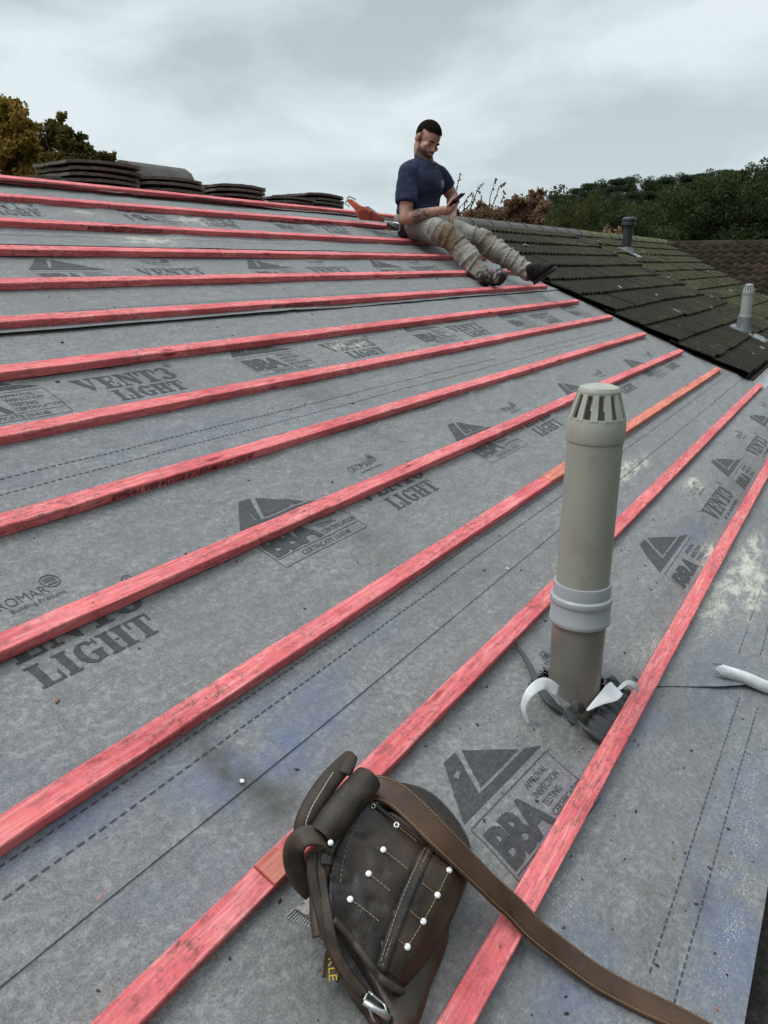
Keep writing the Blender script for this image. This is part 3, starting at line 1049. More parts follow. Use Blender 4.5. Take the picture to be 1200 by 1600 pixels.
W9 = row_u(400, 708, ROWV[9]) - row_u(181, 776, ROWV[9])
g = 0.0015
def two(row, ju, la, lb, **k):
    batten(row, U0 + 0.1 * row % .3, ju - g, la, stamps=k.get('sa', ()), seed=1)
    batten(row, ju + g, k.get('end', 5.58), lb, mat=k.get('mb', M_RED), stamps=k.get('sb', ()), dv=k.get('dv', .001), dw=.0006, seed=2)
j1 = row_u(428, 318, ROWV[1]); j2 = row_u(368, 337, ROWV[2]); j3 = row_u(400, 365, ROWV[3]); j4 = row_u(347, 394, ROWV[4]); j5 = row_u(503, 433, ROWV[5]); j6 = row_u(364, 479, ROWV[6])
two(1, j1, 'red batten on the ridge, left length in front of the tile stacks', 'red batten on the ridge, right length ending behind the sitting man', sa=(3.7,), dv=-.002)
two(2, j2, 'red batten next below the ridge batten, left length', 'red batten next below the ridge batten, right length under the orange tool', sb=(4.3,))
two(3, j3, 'third red batten from the ridge, left length', 'third red batten from the ridge, right length ending at the man\'s hip', sa=(2.6,))
two(4, j4, 'fourth red batten from the ridge, left length', 'fourth red batten from the ridge, right length ending under the man\'s thigh')
two(5, j5, 'fifth red batten from the ridge, left length', 'fifth red batten from the ridge, right length ending under the man\'s near shin', sb=(4.5,))
two(6, j6, 'sixth red batten from the ridge, left length above the dark gaping lap', 'sixth red batten from the ridge, right length with the man\'s boots on it', sb=(2.86,))
batten(7, U0, 5.585, 'unbroken red batten next below the one the man\'s boots rest on', seed=3)
batten(8, U0 + .1, 5.61, 'red batten directly above the row of double dashed lines', seed=4)
batten(9, U0, 5.57, 'red batten with the upside-down stamped text on its side', stamps=(row_u(400, 708, ROWV[9]),), seed=5)
batten(10, U0 + .2, 5.59, 'red batten crossing the large printed lettering', seed=6)
j11 = row_u(862, 752, ROWV[11])
two(11, j11, 'dusty red batten running left from behind the vent pipe', 'orange-tinted batten running right from behind the vent pipe to the roof edge', mb=M_ORANGE, dv=.002)
j12 = row_u(415, 1372, ROWV[12] + .015)
two(12, j12, 'red batten coming in from the bottom left to a butt joint by the leather bag', 'long red batten passing under the leather bag and behind the vent pipe', end=5.72, dv=.0)
batten(13, U0, 5.70, 'lowest red batten, under the leather belt and past the foot of the pipe', seed=8)
# scraped bare patch at the joint
bm = bmesh.new()
box(bm, R(j12 + .022, ROWV[12] + .019, .0282), Vector((.020, 0, 0)), SVEC * .0185, NVEC * .0004)
op = [o for o in bpy.data.objects if o.name.startswith('roof_batten') and o['label'].startswith('long red batten')][0]
build('bare_patch', bm, M_PALE, op)

# ------------------------------------------------------------------ clout nails and splinters
M_ZINC = Mat('zinc', (0.62, 0.63, 0.63), 0.35, 0.85)
M_NAILW = Mat('pale_nail_head', (0.78, 0.78, 0.76), 0.35, 0.3)
for (px, py), lb in (((378, 1220), 'clout nail driven through the lap edge left of the leather bag'), ((793, 888), 'clout nail in the lap edge left of the vent pipe')):
    c = P(px, py, .008)
    bm = bmesh.new()
    lathe(bm, c, [(.0005, -.001), (.0034, -.0006), (.0037, .0002), (.0033, .0007), (.0018, .0005), (.0003, .0004)], 18, NVEC)
    o = build('clout_nail', bm, M_NAILW, None, c, angle=40)
    tag(o, lb, 'nail', 'nails in the membrane laps')
    bm = bmesh.new()
    lathe(bm, c, [(.0016, -.012), (.0016, -.0012)], 8, NVEC)
    build('shank', bm, M_ZINC, o)
for (px, py, an, ln, lb) in ((86, 948, 1.2, .03, 'thin pink splinter leaning on the batten above the large lettering'), (160, 1396, .2, .018, 'small pink wood shaving on the membrane in the lower left')):
    c = P(px, py, .010)
    bm = bmesh.new()
    d = (Vector((math.cos(an), 0, 0)) + SVEC * math.sin(an) + NVEC * (.5 if ln > .025 else .05)).normalized()
    capsule(bm, c - d * ln / 2, .0008, c + d * ln / 2, .0004, 6)
    tag(build('wood_splinter', bm, M_PALE, None, c), lb, 'splinter')
# loose crumbs of mortar and wood scattered over the sheets
bm = bmesh.new()
rnd = random.Random(5)
for i in range(420):
    if rnd.random() < .55:
        u, v = rnd.uniform(.5, 2.8), rnd.uniform(-.38, .2)
    else:
        u, v = rnd.uniform(.3, 4.5), rnd.uniform(-.3, 2.2)
    s = rnd.choice((.0012, .0015, .002, .0028)) * (1 if v < .5 else 1.5)
    k = max(j for j in range(6) if LAPS[j] <= v)
    c = R(u, v, sheet_w(k, u, v) + s * .4)
    mt = bmesh.ops.create_icosphere(bm, subdivisions=1, radius=s, matrix=Matrix.Translation(c) @ Matrix.Rotation(rnd.random() * 6, 4, 'Z') @ Matrix.Diagonal((1.7, .8, .6, 1)))
M_CRUMB = Mat('crumbs', (0.05, 0.04, 0.035), 0.9)
_v = M_CRUMB.n('ShaderNodeNewGeometry').outputs['Random Per Island']
M_CRUMB.color(M_CRUMB.ramp(_v, [(0.6, (0.03, 0.026, 0.022)), (0.85, (0.13, 0.10, 0.07)), (0.97, (0.30, 0.12, 0.09))]))
tag(build('debris', bm, M_CRUMB, None, R(1, 0, 0)), 'scattered dark crumbs and wood bits lying on the membrane', 'debris', kind='stuff')

# ------------------------------------------------------------------ soil vent pipe
def plastic(name, base, rough=.42, var=.12, dirt=None):
    M = Mat(name, base, rough)
    v = M.co()
    n = M.noise(M.mapping(v, (3, 3, 1.2)), 3.0, 4)
    lo = tuple(b * (1 - var * 1.6) for b in base); hi = tuple(b * (1 + var) for b in base)
    c = M.ramp(n, [(0.3, lo), (0.7, hi)])
    if dirt:
        d = M.ramp(M.noise(M.mapping(v, (9, 9, 4)), 3.0, 6, .7), [(0.52, 0.0), (0.72, 0.6)])
        c = M.mix(d, c, dirt)
    M.color(c)
    M.rough(M.ramp(M.noise(v, 25, 3), [(0.3, rough - .06), (0.7, rough + .12)]))
    return M
M_PIPE = plastic('olive_grey_upvc', (0.325, 0.325, 0.275), .40, .07, (0.24, 0.23, 0.18))
M_PIPECAP = plastic('weathered_grey_cap', (0.37, 0.375, 0.32), .45, .08, (0.22, 0.22, 0.17))
M_COUP = plastic('blue_grey_coupling', (0.36, 0.385, 0.40), .36, .05)
M_PIPELOW = plastic('grimy_pipe', (0.20, 0.19, 0.165), .27, .15, (0.22, 0.205, 0.17))
bx, by = PIPE[0], PIPE[1] * CP
pb = O + Vector((bx, by, PIPE[1] * SP))
def vent_pipe(base, label, r, htop, z_c0, z_c1, low, mats, cap=True, group=None):
    t = empty('vent_pipe', base, label, 'vent pipe', group)
    bm = bmesh.new()
    lathe(bm, base, [(r * 1.01, -low), (r * 1.01, z_c0 + .012), (r * .88, z_c0 + .012), (r * .88, -low)], 48, caps=False)
    build('lower_pipe', bm, mats[0], t, angle=40)
    bm = bmesh.new()
    h = z_c1 - z_c0
    q = r
    lathe(bm, base, [(q * 1.015, z_c0 - .001), (q * 1.13, z_c0), (q * 1.15, z_c0 + .003), (q * 1.15, z_c0 + h * .12), (q * 1.125, z_c0 + h * .15), (q * 1.125, z_c0 + h * .50), (q * 1.16, z_c0 + h * .53), (q * 1.165, z_c0 + h * .60), (q * 1.15, z_c0 + h * .66),
                     (q * 1.075, z_c0 + h * .70), (q * 1.065, z_c0 + h * .96), (q * 1.055, z_c1), (q * .99, z_c1 + .0005), (q * .99, z_c0 + h * .5)], 56, caps=False)
    build('coupling', bm, mats[1], t, angle=35)
    bm = bmesh.new()
    zt = htop - .085 * r / .0525
    lathe(bm, base, [(r * .98, z_c0 + .014), (r * .98, zt), (r * .86, zt), (r * .86, z_c0 + .014)], 48, caps=False)
    build('pipe', bm, mats[2], t, angle=40)
    bm = bmesh.new()
    s = r / .0525
    zb = htop - .105 * s
    lathe(bm, base, [(r * .985, zb + .002), (r * 1.005, zb), (r * 1.025, zb + .003 * s), (r * 1.025, zb + .030 * s), (r * 1.01, zb + .036 * s), (r * .985, zb + .046 * s), (r * .93, zb + .046 * s), (r * .93, zb + .004)], 56, caps=False)
    zd = htop - .016 * s
    lathe(bm, base, [(r * .62, zd - .001), (r * .715, zd - .002), (r * .735, zd + .001), (r * .73, zd + .005 * s), (r * .66, zd + .011 * s), (r * .45, zd + .0145 * s), (r * .2, zd + .016 * s), (.0005, zd + .0162 * s)], 56, caps=True)
    for i in range(12):
        a = 2 * math.pi * (i + .35) / 12
        rdir = Vector((math.cos(a), math.sin(a), 0)); td = Vector((-math.sin(a), math.cos(a), 0))
        p0 = base + Vector((0, 0, zb + .043 * s)) + rdir * r * .965
        p1 = base + Vector((0, 0, zd)) + rdir * r * .695
        ax = (p1 - p0)
        nn = ax.cross(td).normalized()
        cw0, cw1 = .0066 * s, .0048 * s
        loop(bm, [[pp + td * cw * x + nn * .0022 * s * y for x, y in ((-1, -1), (1, -1), (1, 1), (-1, 1))] for pp, cw in ((p0, cw0), (p1, cw1))], True, True)
    lathe(bm, base, [(r * .9, zb + .028 * s), (.0005, zb + .020 * s)], 40, caps=False)
    build('vent_cap', bm, mats[3], t, angle=35)
    return t
vent_pipe(pb, 'tall olive grey soil vent pipe with slotted cap and pale coupling, standing near the eaves', .0525, .652, .178, .262, .35, (M_PIPELOW, M_COUP, M_PIPE, M_PIPECAP))

# ------------------------------------------------------------------ neighbouring roof
M_TILE = Mat('mossy_concrete_tile', rough=.92, spec=.08)
v_ = M_TILE.co()
rp = M_TILE.n('ShaderNodeNewGeometry').outputs['Random Per Island']
c = M_TILE.ramp(rp, [(0.0, (0.011, 0.0095, 0.0085)), (0.5, (0.014, 0.012, 0.0105)), (1.0, (0.018, 0.0155, 0.0135))])
c = M_TILE.mix(M_TILE.ramp(M_TILE.noise(v_, 18, 6, .7), [(0.40, 0.0), (0.80, 0.5)]), c, (0.034, 0.029, 0.025))
ms = M_TILE.math('MULTIPLY', M_TILE.attr('moss'), M_TILE.ramp(M_TILE.noise(v_, 5.5, 7, .72), [(0.40, 0.0), (0.60, 1.0)]))
c = M_TILE.mix(M_TILE.math('MULTIPLY', ms, .85, True), c, M_TILE.ramp(M_TILE.noise(v_, 30, 4), [(0.3, (0.040, 0.042, 0.012)), (0.7, (0.105, 0.104, 0.030))]))
c = M_TILE.mix(M_TILE.ramp(M_TILE.noise(v_, 21, 2, .5), [(0.70, 0.0), (0.73, 0.55)]), c, (0.20, 0.19, 0.165))
gv_ = M_TILE.math('ADD', M_TILE.math('MULTIPLY', M_TILE.math('POWER', M_TILE.attr('rib_shade'), 3.0), .8), M_TILE.math('MULTIPLY', M_TILE.noise(v_, 35, 3), .4))
c = M_TILE.mix(M_TILE.ramp(gv_, [(.35, 0.), (1.05, .7)]), M_TILE.mix(0.0, c, c), M_TILE.mix(.72, c, (.075, .068, .058)))  # groove shading painted in: rib tops coloured lighter, grooves left dark
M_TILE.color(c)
M_TILE.bump(M_TILE.noise(v_, 90, 4, .7), .5, .006)
M_RIDGE = Mat('grey_ridge_tile', (0.105, 0.095, 0.088), .85)
c = M_RIDGE.ramp(M_RIDGE.noise(M_RIDGE.co(), 12, 6, .7), [(0.3, (0.065, 0.058, 0.054)), (0.7, (0.13, 0.12, 0.112))])
M_RIDGE.color(M_RIDGE.mix(M_RIDGE.math('MULTIPLY', M_RIDGE.attr('moss'), M_RIDGE.ramp(M_RIDGE.noise(M_RIDGE.co(), 8, 5, .7), [(0.38, 0.0), (0.5, 1.0)])), c, (0.085, 0.095, 0.026)))
NB = empty('neighbouring_house', O + Vector((5.9, 0.2, -O.z)), 'attached house with a dark mossy ribbed-tile roof behind the man', 'house')
NV0 = 0.315
UV1 = 14.62
bm = bmesh.new()
wl = bm.verts.layers.float.new('rib_shade')  # height on the rib, drives the painted groove shading
rnd = random.Random(11)
gauge = 0.262
KINK = 9.3
ncourse = 12
for half in (0, 1):
    for cidx in range(-1, ncourse):
        vb = NV0 + cidx * gauge + (0.13 if half else 0.0)
        vt = vb + gauge + .06
        if vb < NV0 - .15:
            continue
        vb = max(vb, NV0 - .03)
        vt = min(vt, RIDGE_V - .005)
        if vt - vb < .05: continue
        ua = 5.74 + 0.0 if not half else KINK + (0.15 if cidx % 2 else 0)
        ub = KINK + (0.15 if cidx % 2 else 0) if not half else 99
        u = ua - (0.15 if cidx % 2 and not half else 0)
        while u < ub - .01:
            w_ = min(.30, ub - u) if not half else .30
            umax = UV1 - (RIDGE_V - vb) * CP
            if u > umax: break
            ue = min(u + w_, UV1 - (RIDGE_V - vt) * CP + .1) if half else u + w_
            if ue - u < .05:
                break
            us = max(u, 5.735 + .02 * N2(cidx * 3.3, 1))
            if ue - us < .04:
                u += .30; continue
            sag = -.012 if half else .004
            dz = rnd.uniform(-.0018, .0018) + sag
            tz = rnd.uniform(-.0015, .0015)
            dvb = rnd.uniform(-.004, .004) + .022 * N2(u * .6, cidx * 2.0) + .008 * N2(u * 3, cidx * 5.0)
            nseg = max(int((ue - us) / .0094), 4)
            near = us < 9.5
            rowsv = []
            for (vv, wz) in ((vb + dvb, .004), (vb + dvb, .034), (vb + dvb + .02, .036), (vt, .010)):
                row = []
                for i in range(nseg + 1):
                    uu = us + (ue - us) * i / nseg
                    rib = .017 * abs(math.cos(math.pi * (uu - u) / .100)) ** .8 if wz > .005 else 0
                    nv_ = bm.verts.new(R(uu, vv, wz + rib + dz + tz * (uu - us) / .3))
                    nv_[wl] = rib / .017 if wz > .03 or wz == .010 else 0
                    row.append(nv_)
                rowsv.append(row)
            for a_ in range(3):
                for i in range(nseg):
                    bm.faces.new((rowsv[a_][i], rowsv[a_][i + 1], rowsv[a_ + 1][i + 1], rowsv[a_ + 1][i]))
            u += .30
me = bpy.data.meshes.new('roof_tiles'); bm.normal_update(); bm.to_mesh(me); bm.free()
at = me.attributes.new('moss', 'FLOAT', 'POINT')
for i, v in enumerate(me.vertices):
    u, vv, w_ = uvw(v.co)
    mval = (-.12 if u < KINK else .18) + .3 * max(0, (vv - 2.2)) + (.85 if u > KINK + .05 else .45 * max(0, min(1, (u - 7.4))))
    edge = ((vv - NV0 - (.13 if u > KINK else 0)) / gauge) % 1
    mval += (.5 if u < KINK else .8) if edge > .93 or edge < .10 else 0
    if w_ < .02: mval += .3
    at.data[i].value = max(0, min(mval, 1.25))
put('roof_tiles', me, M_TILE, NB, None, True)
me.set_sharp_from_angle(angle=rad(55))
# pale chips of old mortar and lichen flakes caught on the courses
bm = bmesh.new()
rc_ = random.Random(17)
for i in range(46):
    u = rc_.uniform(6.0, 12.5); vv = rc_.uniform(.4, 3.0)
    if u > UV1 - (RIDGE_V - vv) * CP - .3: continue
    sz = rc_.choice((.006, .008, .011, .018))
    cc = R(u, vv, .052)
    a_ = rc_.uniform(0, 3)
    du_ = (Vector((1, 0, 0)) * math.cos(a_) + SVEC * math.sin(a_))
    box(bm, cc, du_ * sz * rc_.uniform(.8, 2.2), NVEC.cross(du_) * sz * .6, NVEC * sz * .3)
M_CHIP = Mat('pale_mortar', (.27, .26, .23), .9)
tag(build('mortar_chips', bm, M_CHIP, None, R(8, 1.5, 0)), 'pale chips of mortar scattered over the dark tiled roof', 'mortar chips', kind='stuff')
# ridge tiles
bm = bmesh.new()
u = 5.86
i = 0
while u < UV1 - .1:
    ln = .44
    c0 = Vector((u, RY, O.z + RZ - .055 + .01 * N2(u, 3)))
    prof = [(-.135, .02), (-.105, .075), (-.055, .105), (0, .115), (.055, .105), (.105, .075), (.135, .02)]
    prof2 = [(a * .9, b - .018) for a, b in reversed(prof)]
    rings = []
    for uu, s in ((0, 1.05), (.035, 1.05), (.036, 1.0), (ln - .004, .985)):
        rings.append([c0 + Vector((uu, a * s, b * s)) for a, b in prof + prof2])
    loop(bm, rings, True, True)
    u += ln; i += 1
me = bpy.data.meshes.new('ridge_tiles'); bm.normal_update(); bm.to_mesh(me); bm.free()
at = me.attributes.new('moss', 'FLOAT', 'POINT')
for i, v in enumerate(me.vertices):
    at.data[i].value = min(max((v.co.x - 9.9) / .4, 0), 1) * 1.0
put('ridge_tiles', me, M_RIDGE, NB, None, True); me.set_sharp_from_angle(angle=rad(40))
# rear slope, walls, gutter
bm = bmesh.new()
loop(bm, [[Vector((u, 2 * RY - v * CP + .0, O.z + v * SP + .01)) for v in (RIDGE_V - .02, NV0)] for u in (5.74, 20)], False)
loop(bm, [[R(u, v, -.03) for v in (NV0, RIDGE_V - .02)] for u in (5.725, UV1)], False)
b2y = 2 * RY - NV0 * CP
build('rear_tiles', bm, M_TILE, NB)
bm = bmesh.new()
box(bm, (10.0, (NV0 * CP + .3 + b2y - .3) / 2, (O.z - .05) / 2), Vector((4.0, 0, 0)), Vector((0, (b2y - NV0 * CP - .6) / 2, 0)), Vector((0, 0, (O.z - .05) / 2)))
build('wall', bm, M_BRICK, NB)
bm = bmesh.new()
ga = R(0, NV0 - .075, -.015)
prof = [(0.058 * math.cos(t), 0.058 * math.sin(t)) for t in [math.pi + math.pi * i / 12 for i in range(13)]] + [(0.053 * math.cos(t), 0.053 * math.sin(t)) for t in [2 * math.pi - math.pi * i / 12 for i in range(13)]]
loop(bm, [[Vector((u, ga.y + q[0], ga.z + q[1])) for q in prof] for u in (5.93, 12.2)], True, True)
build('gutter', bm, plastic('white_gutter', (.55, .56, .56), .4, .12, (.3, .29, .25)), NB, angle=40)
bm = bmesh.new()
box(bm, (9.0, NV0 * CP + .02, O.z + NV0 * SP - .13), Vector((3.05, 0, 0)), Vector((0, .011, 0)), Vector((0, 0, .10)))
build('fascia', bm, Mat('brown_fascia', (.16, .075, .04), .6), NB)

# lead-flashed vents on the neighbour's slope
M_LEAD = Mat('lead', (.30, .32, .33), .5, .3)
M_LEAD.color(M_LEAD.ramp(M_LEAD.noise(M_LEAD.co(), 25, 5, .7), [(.3, (.12, .13, .135)), (.7, (.30, .315, .32))]))
M_FARGREY = plastic('pale_grey_upvc', (.37, .385, .37), .4, .05)
def flashing(t, c, bu=.19, bv=.24, hgt=.11, r=.062, name='lead_flashing'):
    bm = bmesh.new()
    u0, v0, _ = uvw(c)
    n = 12
    rows = []
    for j in range(n + 1):
        row = []
        for i in range(n + 1):
            a, b = (i / n * 2 - 1), (j / n * 2 - 1)
            row.append(bm.verts.new(R(u0 + a * bu * (1 + .08 * N2(b * 2, 1)), v0 - .04 + b * bv * (1 + .06 * N2(a * 2, 7)), .050 + .004 * N2(a * 4, b * 4, 3) - .006 * (b < -.8))))
        rows.append(row)
    for j in range(n):
        for i in range(n):
            bm.faces.new((rows[j][i], rows[j][i + 1], rows[j + 1][i + 1], rows[j + 1][i]))
    ext = [e for e in bm.edges if len(e.link_faces) == 1]
    r_ = bmesh.ops.extrude_edge_only(bm, edges=ext)
    for v in [q for q in r_['geom'] if isinstance(q, bmesh.types.BMVert)]:
        v.co -= NVEC * .012
    lathe(bm, c, [(r * 1.25, .02), (r * 1.05, .06), (r, .07 + hgt * .5), (r * .98, hgt + .06), (r * .9, hgt + .06)], 24, caps=False)
    build(name, bm, M_LEAD, t, angle=45)
cr_ = O + Vector((7.78, .610, .2526))
t2 = vent_pipe(cr_, 'light grey vent pipe with slotted cap and lead base on the far right tiles', .048, .455, .135, .185, .05, (M_LEAD, M_FARGREY, M_FARGREY, M_FARGREY))
flashing(t2, cr_, .15, .17)
cd_ = O + Vector((10.196, 2.376, .984))
t3 = empty('vent_pipe', cd_, 'black vent pipe with a mushroom cap, below the mossy ridge', 'vent pipe')
bm = bmesh.new()
M_BLK = plastic('black_upvc', (.028, .030, .034), .5, .15)
lathe(bm, cd_, [(.062, -.03), (.060, .05), (.056, .36), (.05, .36)], 32, caps=False)
build('pipe', bm, M_BLK, t3, angle=40)
bm = bmesh.new()
lathe(bm, cd_, [(.058, .335), (.080, .335), (.086, .345), (.086, .37), (.081, .376), (.081, .392), (.088, .396), (.088, .415), (.078, .43), (.05, .440), (.0005, .444)], 32)
build('vent_cap', bm, M_BLK, t3, angle=30)
flashing(t3, cd_, .11, .15, .03, .075)

# ------------------------------------------------------------------ wing with pantiles beyond the valley
M_PAN = Mat('brown_pantile', rough=.92, spec=.1)
v_ = M_PAN.co()
rp = M_PAN.n('ShaderNodeNewGeometry').outputs['Random Per Island']
c = M_PAN.ramp(rp, [(0.0, (0.018, 0.012, 0.010)), (0.6, (0.030, 0.019, 0.015)), (1.0, (0.052, 0.034, 0.027))])
c = M_PAN.mix(M_PAN.ramp(M_PAN.noise(v_, 14, 6, .7), [(0.4, 0.0), (0.75, .6)]), c, (0.055, 0.058, 0.026))
M_PAN.color(c)
WG = empty('wing_house', Vector((18, 1.5, 0)), 'house wing with brown pantiled roof at far right meeting the mossy roof in a valley', 'house')
bm = bmesh.new()
# roof plane facing -X: coordinates d (along -Y from the main ridge) and s (up-slope distance below the ridge)
rnd = random.Random(3)
g2 = .215
for ci in range(18):
    s1, s0 = ci * g2, (ci + 1) * g2 + .05      # distance down from the ridge
    d = s1 * CP - .25
    d = math.floor(d / .165) * .165
    while d < 6.5:
        nseg = 8
        dz = rnd.uniform(-.004, .004)
        rowsv = []
        for (ss, wz) in ((s0, -.002), (s0, .026), (s1, .0)):
            row = []
            for i in range(nseg + 1):
                dd = d + .172 * i / nseg
                prof = .020 * math.sin(2 * math.pi * i / nseg) if i else 0
                nx = Vector((-SP, 0, CP))
                row.append(bm.verts.new(Vector((UV1 - ss * CP, RY - dd, O.z + RZ - ss * SP)) + nx * (wz + prof + dz)))
            rowsv.append(row)
        # keep only tiles on the wing side of the valley
        if d + .1 > s0 * CP - .30:
            for a_ in range(2):
                for i in range(nseg):
                    bm.faces.new((rowsv[a_][i + 1], rowsv[a_][i], rowsv[a_ + 1][i], rowsv[a_ + 1][i + 1]))
        d += .165
bmesh.ops.delete(bm, geom=[v for v in bm.verts if not v.link_faces], context='VERTS')
build('roof_tiles', bm, M_PAN, WG, smooth=True)
bm = bmesh.new()
d = -.2
while d < 6.5:
    c0 = Vector((UV1, RY - d, O.z + RZ - .07))
    prof = [(-.12, .02), (-.09, .07), (-.04, .095), (0, .10), (.04, .095), (.09, .07), (.12, .02)]
    loop(bm, [[c0 + Vector((a * s, -uu, b * s)) for a, b in prof] for uu, s in ((0, 1.04), (.03, 1.04), (.031, 1.0), (.44, .98))], True, True)
    d += .44
build('ridge_tiles', bm, M_PAN, WG, angle=40)
bm = bmesh.new()
loop(bm, [[Vector((UV1 + x, RY - d, O.z + RZ - x * TP - .02)) for d in (-2, 6.5)] for x in (0.02, 3.6)], False)
build('rear_tiles', bm, M_PAN, WG)
bm = bmesh.new()
box(bm, (16.3, -.6, (O.z) / 2 - .1), Vector((3.0, 0, 0)), Vector((0, 2.8, 0)), Vector((0, 0, O.z / 2 - .1)))
build('wall', bm, M_BRICK, WG)

# ------------------------------------------------------------------ stacked roof tiles behind the ridge
M_STACK = Mat('old_brown_tile', rough=.88, spec=.2)
v_ = M_STACK.co()
c = M_STACK.ramp(M_STACK.noise(v_, 26, 6, .7), [(.3, (.10, .082, .074)), (.6, (.20, .170, .155)), (.8, (.32, .28, .26))])
M_STACK.color(M_STACK.mix(M_STACK.ramp(M_STACK.noise(v_, 9, 4, .7), [(.5, 0.), (.7, .5)]), c, (.045, .047, .025)))
M_STACK.bump(M_STACK.noise(v_, 55, 5, .75), .8, .01)
def tile_mesh(ln=.41, wd=.33, th=.0140, camber=.010, seed=0):
    bm = bmesh.new()
    rings = []
    nx, ny = 10, 16
    for i in range(nx + 1):
        x = (i / nx - .5) * ln
        top, bot = [], []
        for j in range(ny + 1):
            y = (j / ny - .5) * wd
            z = camber * (1 - (2 * x / ln) ** 2) + .0012 * math.cos(4 * math.pi * y / wd)
            e = .003 * N2(x * 30, y * 30, seed) + (.004 * N2(y * 60, seed, 3) if i in (0, nx) else 0)
            top.append(Vector((x + (.006 * N2(y * 40, seed, 5) if i in (0, nx) else 0), y, z + th + e)))
            bot.append(Vector((x, y, z + e * .4 - (.008 if i == nx else 0))))
        rings.append(top + list(reversed(bot)))
    loop(bm, rings, True, True)
    me = bpy.data.meshes.new('roof_tile')
    bm.normal_update(); bm.to_mesh(me); bm.free()
    me.materials.append(M_STACK.m)
    for p in me.polygons: p.use_smooth = True
    me.set_sharp_from_angle(angle=rad(40))
    return me
TM = [tile_mesh(seed=i * 3.3) for i in range(4)]
rnd = random.Random(4)
ORD = ['bottom', 'second', 'third', 'fourth', 'fifth', 'sixth', 'seventh', 'eighth']
def stack(pxl, ytop, n, yoff, desc, rot=0.0, sc_=1.0, th=.0285):
    """n tiles whose left end shows at photo x = pxl and whose top edge shows at ytop"""
    yy = RY + yoff
    q = PY(pxl, ytop, yy)
    x = q.x + .205 * sc_
    ztop = q.z
    for i in range(n):
        z = ztop - (n - i) * th * sc_ - .012 * sc_
        o = bpy.data.objects.new('roof_tile', rnd.choice(TM))
        col.objects.link(o)
        o.location = (x + rnd.uniform(-.018, .018), yy + rnd.uniform(-.012, .012), z)
        o.rotation_euler = (rnd.uniform(-.012, .012), rnd.uniform(-.01, .01), rot - .16 + rnd.uniform(-.07, .07))
        o.scale = (sc_, sc_, sc_)
        pos = 'top' if i == n - 1 else (ORD[i] + (' from the bottom' if i else ''))
        tag(o, f'old brown roof tile, {pos} in the {desc}', 'roof tile', 'old roof tiles stacked behind the ridge')
    return x, yy, ztop
stack(8, 268, 2, .30, 'low pair at the left end of the ridge', .1)
stack(80, 243, 6, .22, 'tallest stack, leftmost of the full stacks', .05)
A2 = stack(199, 270, 5, .22, 'stack directly right of the tallest one', .03)
stack(308, 281, 5, .24, 'stack standing alone in the middle of the ridge', .04)
stack(400, 301, 3, .30, 'low flat stack between two taller ones', .0)
stack(452, 297, 5, .30, 'rightmost stack on the ridge', .06)
# an angular ridge tile standing behind on the second stack
q = PY(187, 249, RY + .42)
bm = bmesh.new()
prof = [(-.13, -.08), (-.10, -.03), (-.05, 0), (0, .008), (.05, 0), (.10, -.03), (.13, -.08)]
prof2 = [(a * .88, b - .02) for a, b in reversed(prof)]
loop(bm, [[q + Vector((x, a, b - .01)) for a, b in prof + prof2] for x in (0, .02, .021, .43, .45)], True, True)
tag(build('ridge_tile', bm, M_RIDGE, None, q, angle=40), 'grey half-round ridge tile lying behind the second stack of tiles', 'ridge tile')
# the tile stacks rest on boards laid on the rear slope
M_BOARD = Mat('scaffold_board', (.22, .17, .11), .8)
for i, (xa, xb) in enumerate(((2.2, 3.55), (3.6, 5.2))):
    bm = bmesh.new()
    zz = O.z + RZ - .13
    box(bm, ((xa + xb) / 2, RY + .30, zz), Vector(((xb - xa) / 2, 0, 0)), Vector((0, .2, 0)), Vector((0, 0, .019)), bevel=.004)
    tag(build('scaffold_board', bm, M_BOARD, None, (xa, RY + .3, zz)), ['board under the left stacks of tiles behind the ridge', 'board under the right stacks of tiles behind the ridge'][i], 'board')

# ------------------------------------------------------------------ orange tool by the ridge
M_ORG = plastic('orange_red_plastic', (.42, .085, .035), .45, .15, (.16, .05, .03))
M_ORGD = plastic('dark_red_plastic', (.20, .022, .018), .45, .1)
M_STEEL = Mat('steel', (.62, .62, .60), .3, .9)
M_DARKSTEEL = Mat('dark_steel', (.09, .09, .09), .4, .7)
def c2(x, y): return (530 + x / 8, 290 + y / 8)
TU = 4.62
def TP_(x, y, du=0): return PU(*c2(x, y), TU + du)
tool = empty('hand_tool', TP_(330, 430), 'orange-red ribbed hand tool with bent metal hook across two battens beside the man', 'hand tool')
bm = bmesh.new()
X_ = Vector((1, 0, 0))
def slab(bm, quad, hw0, hw1):
    for s in (1,):
        vs0 = [bm.verts.new(p - X_ * hw0) for p in quad]; vs1 = [bm.verts.new(p + X_ * hw1) for p in quad]
    n = len(quad)
    fs = [bm.faces.new(vs0), bm.faces.new(list(reversed(vs1)))]
    for i in range(n):
        fs.append(bm.faces.new((vs0[i], vs1[i], vs1[(i + 1) % n], vs0[(i + 1) % n])))
    bmesh.ops.recalc_face_normals(bm, faces=fs)
    bmesh.ops.bevel(bm, geom=list({e for f in fs for e in f.edges}), offset=.004, segments=2, affect='EDGES')
slab(bm, [TP_(100, 185), TP_(150, 168), TP_(275, 262), TP_(225, 320)], .018, .018)
build('handle', bm, M_ORG, tool, angle=50)
bm = bmesh.new()
slab(bm, [TP_(225, 320), TP_(278, 265), TP_(330, 262), TP_(428, 318), TP_(400, 435), TP_(285, 432), TP_(235, 370)], .030, .030)
hd = build('ribbed_body', bm, M_ORG, tool, angle=50)
bm = bmesh.new()
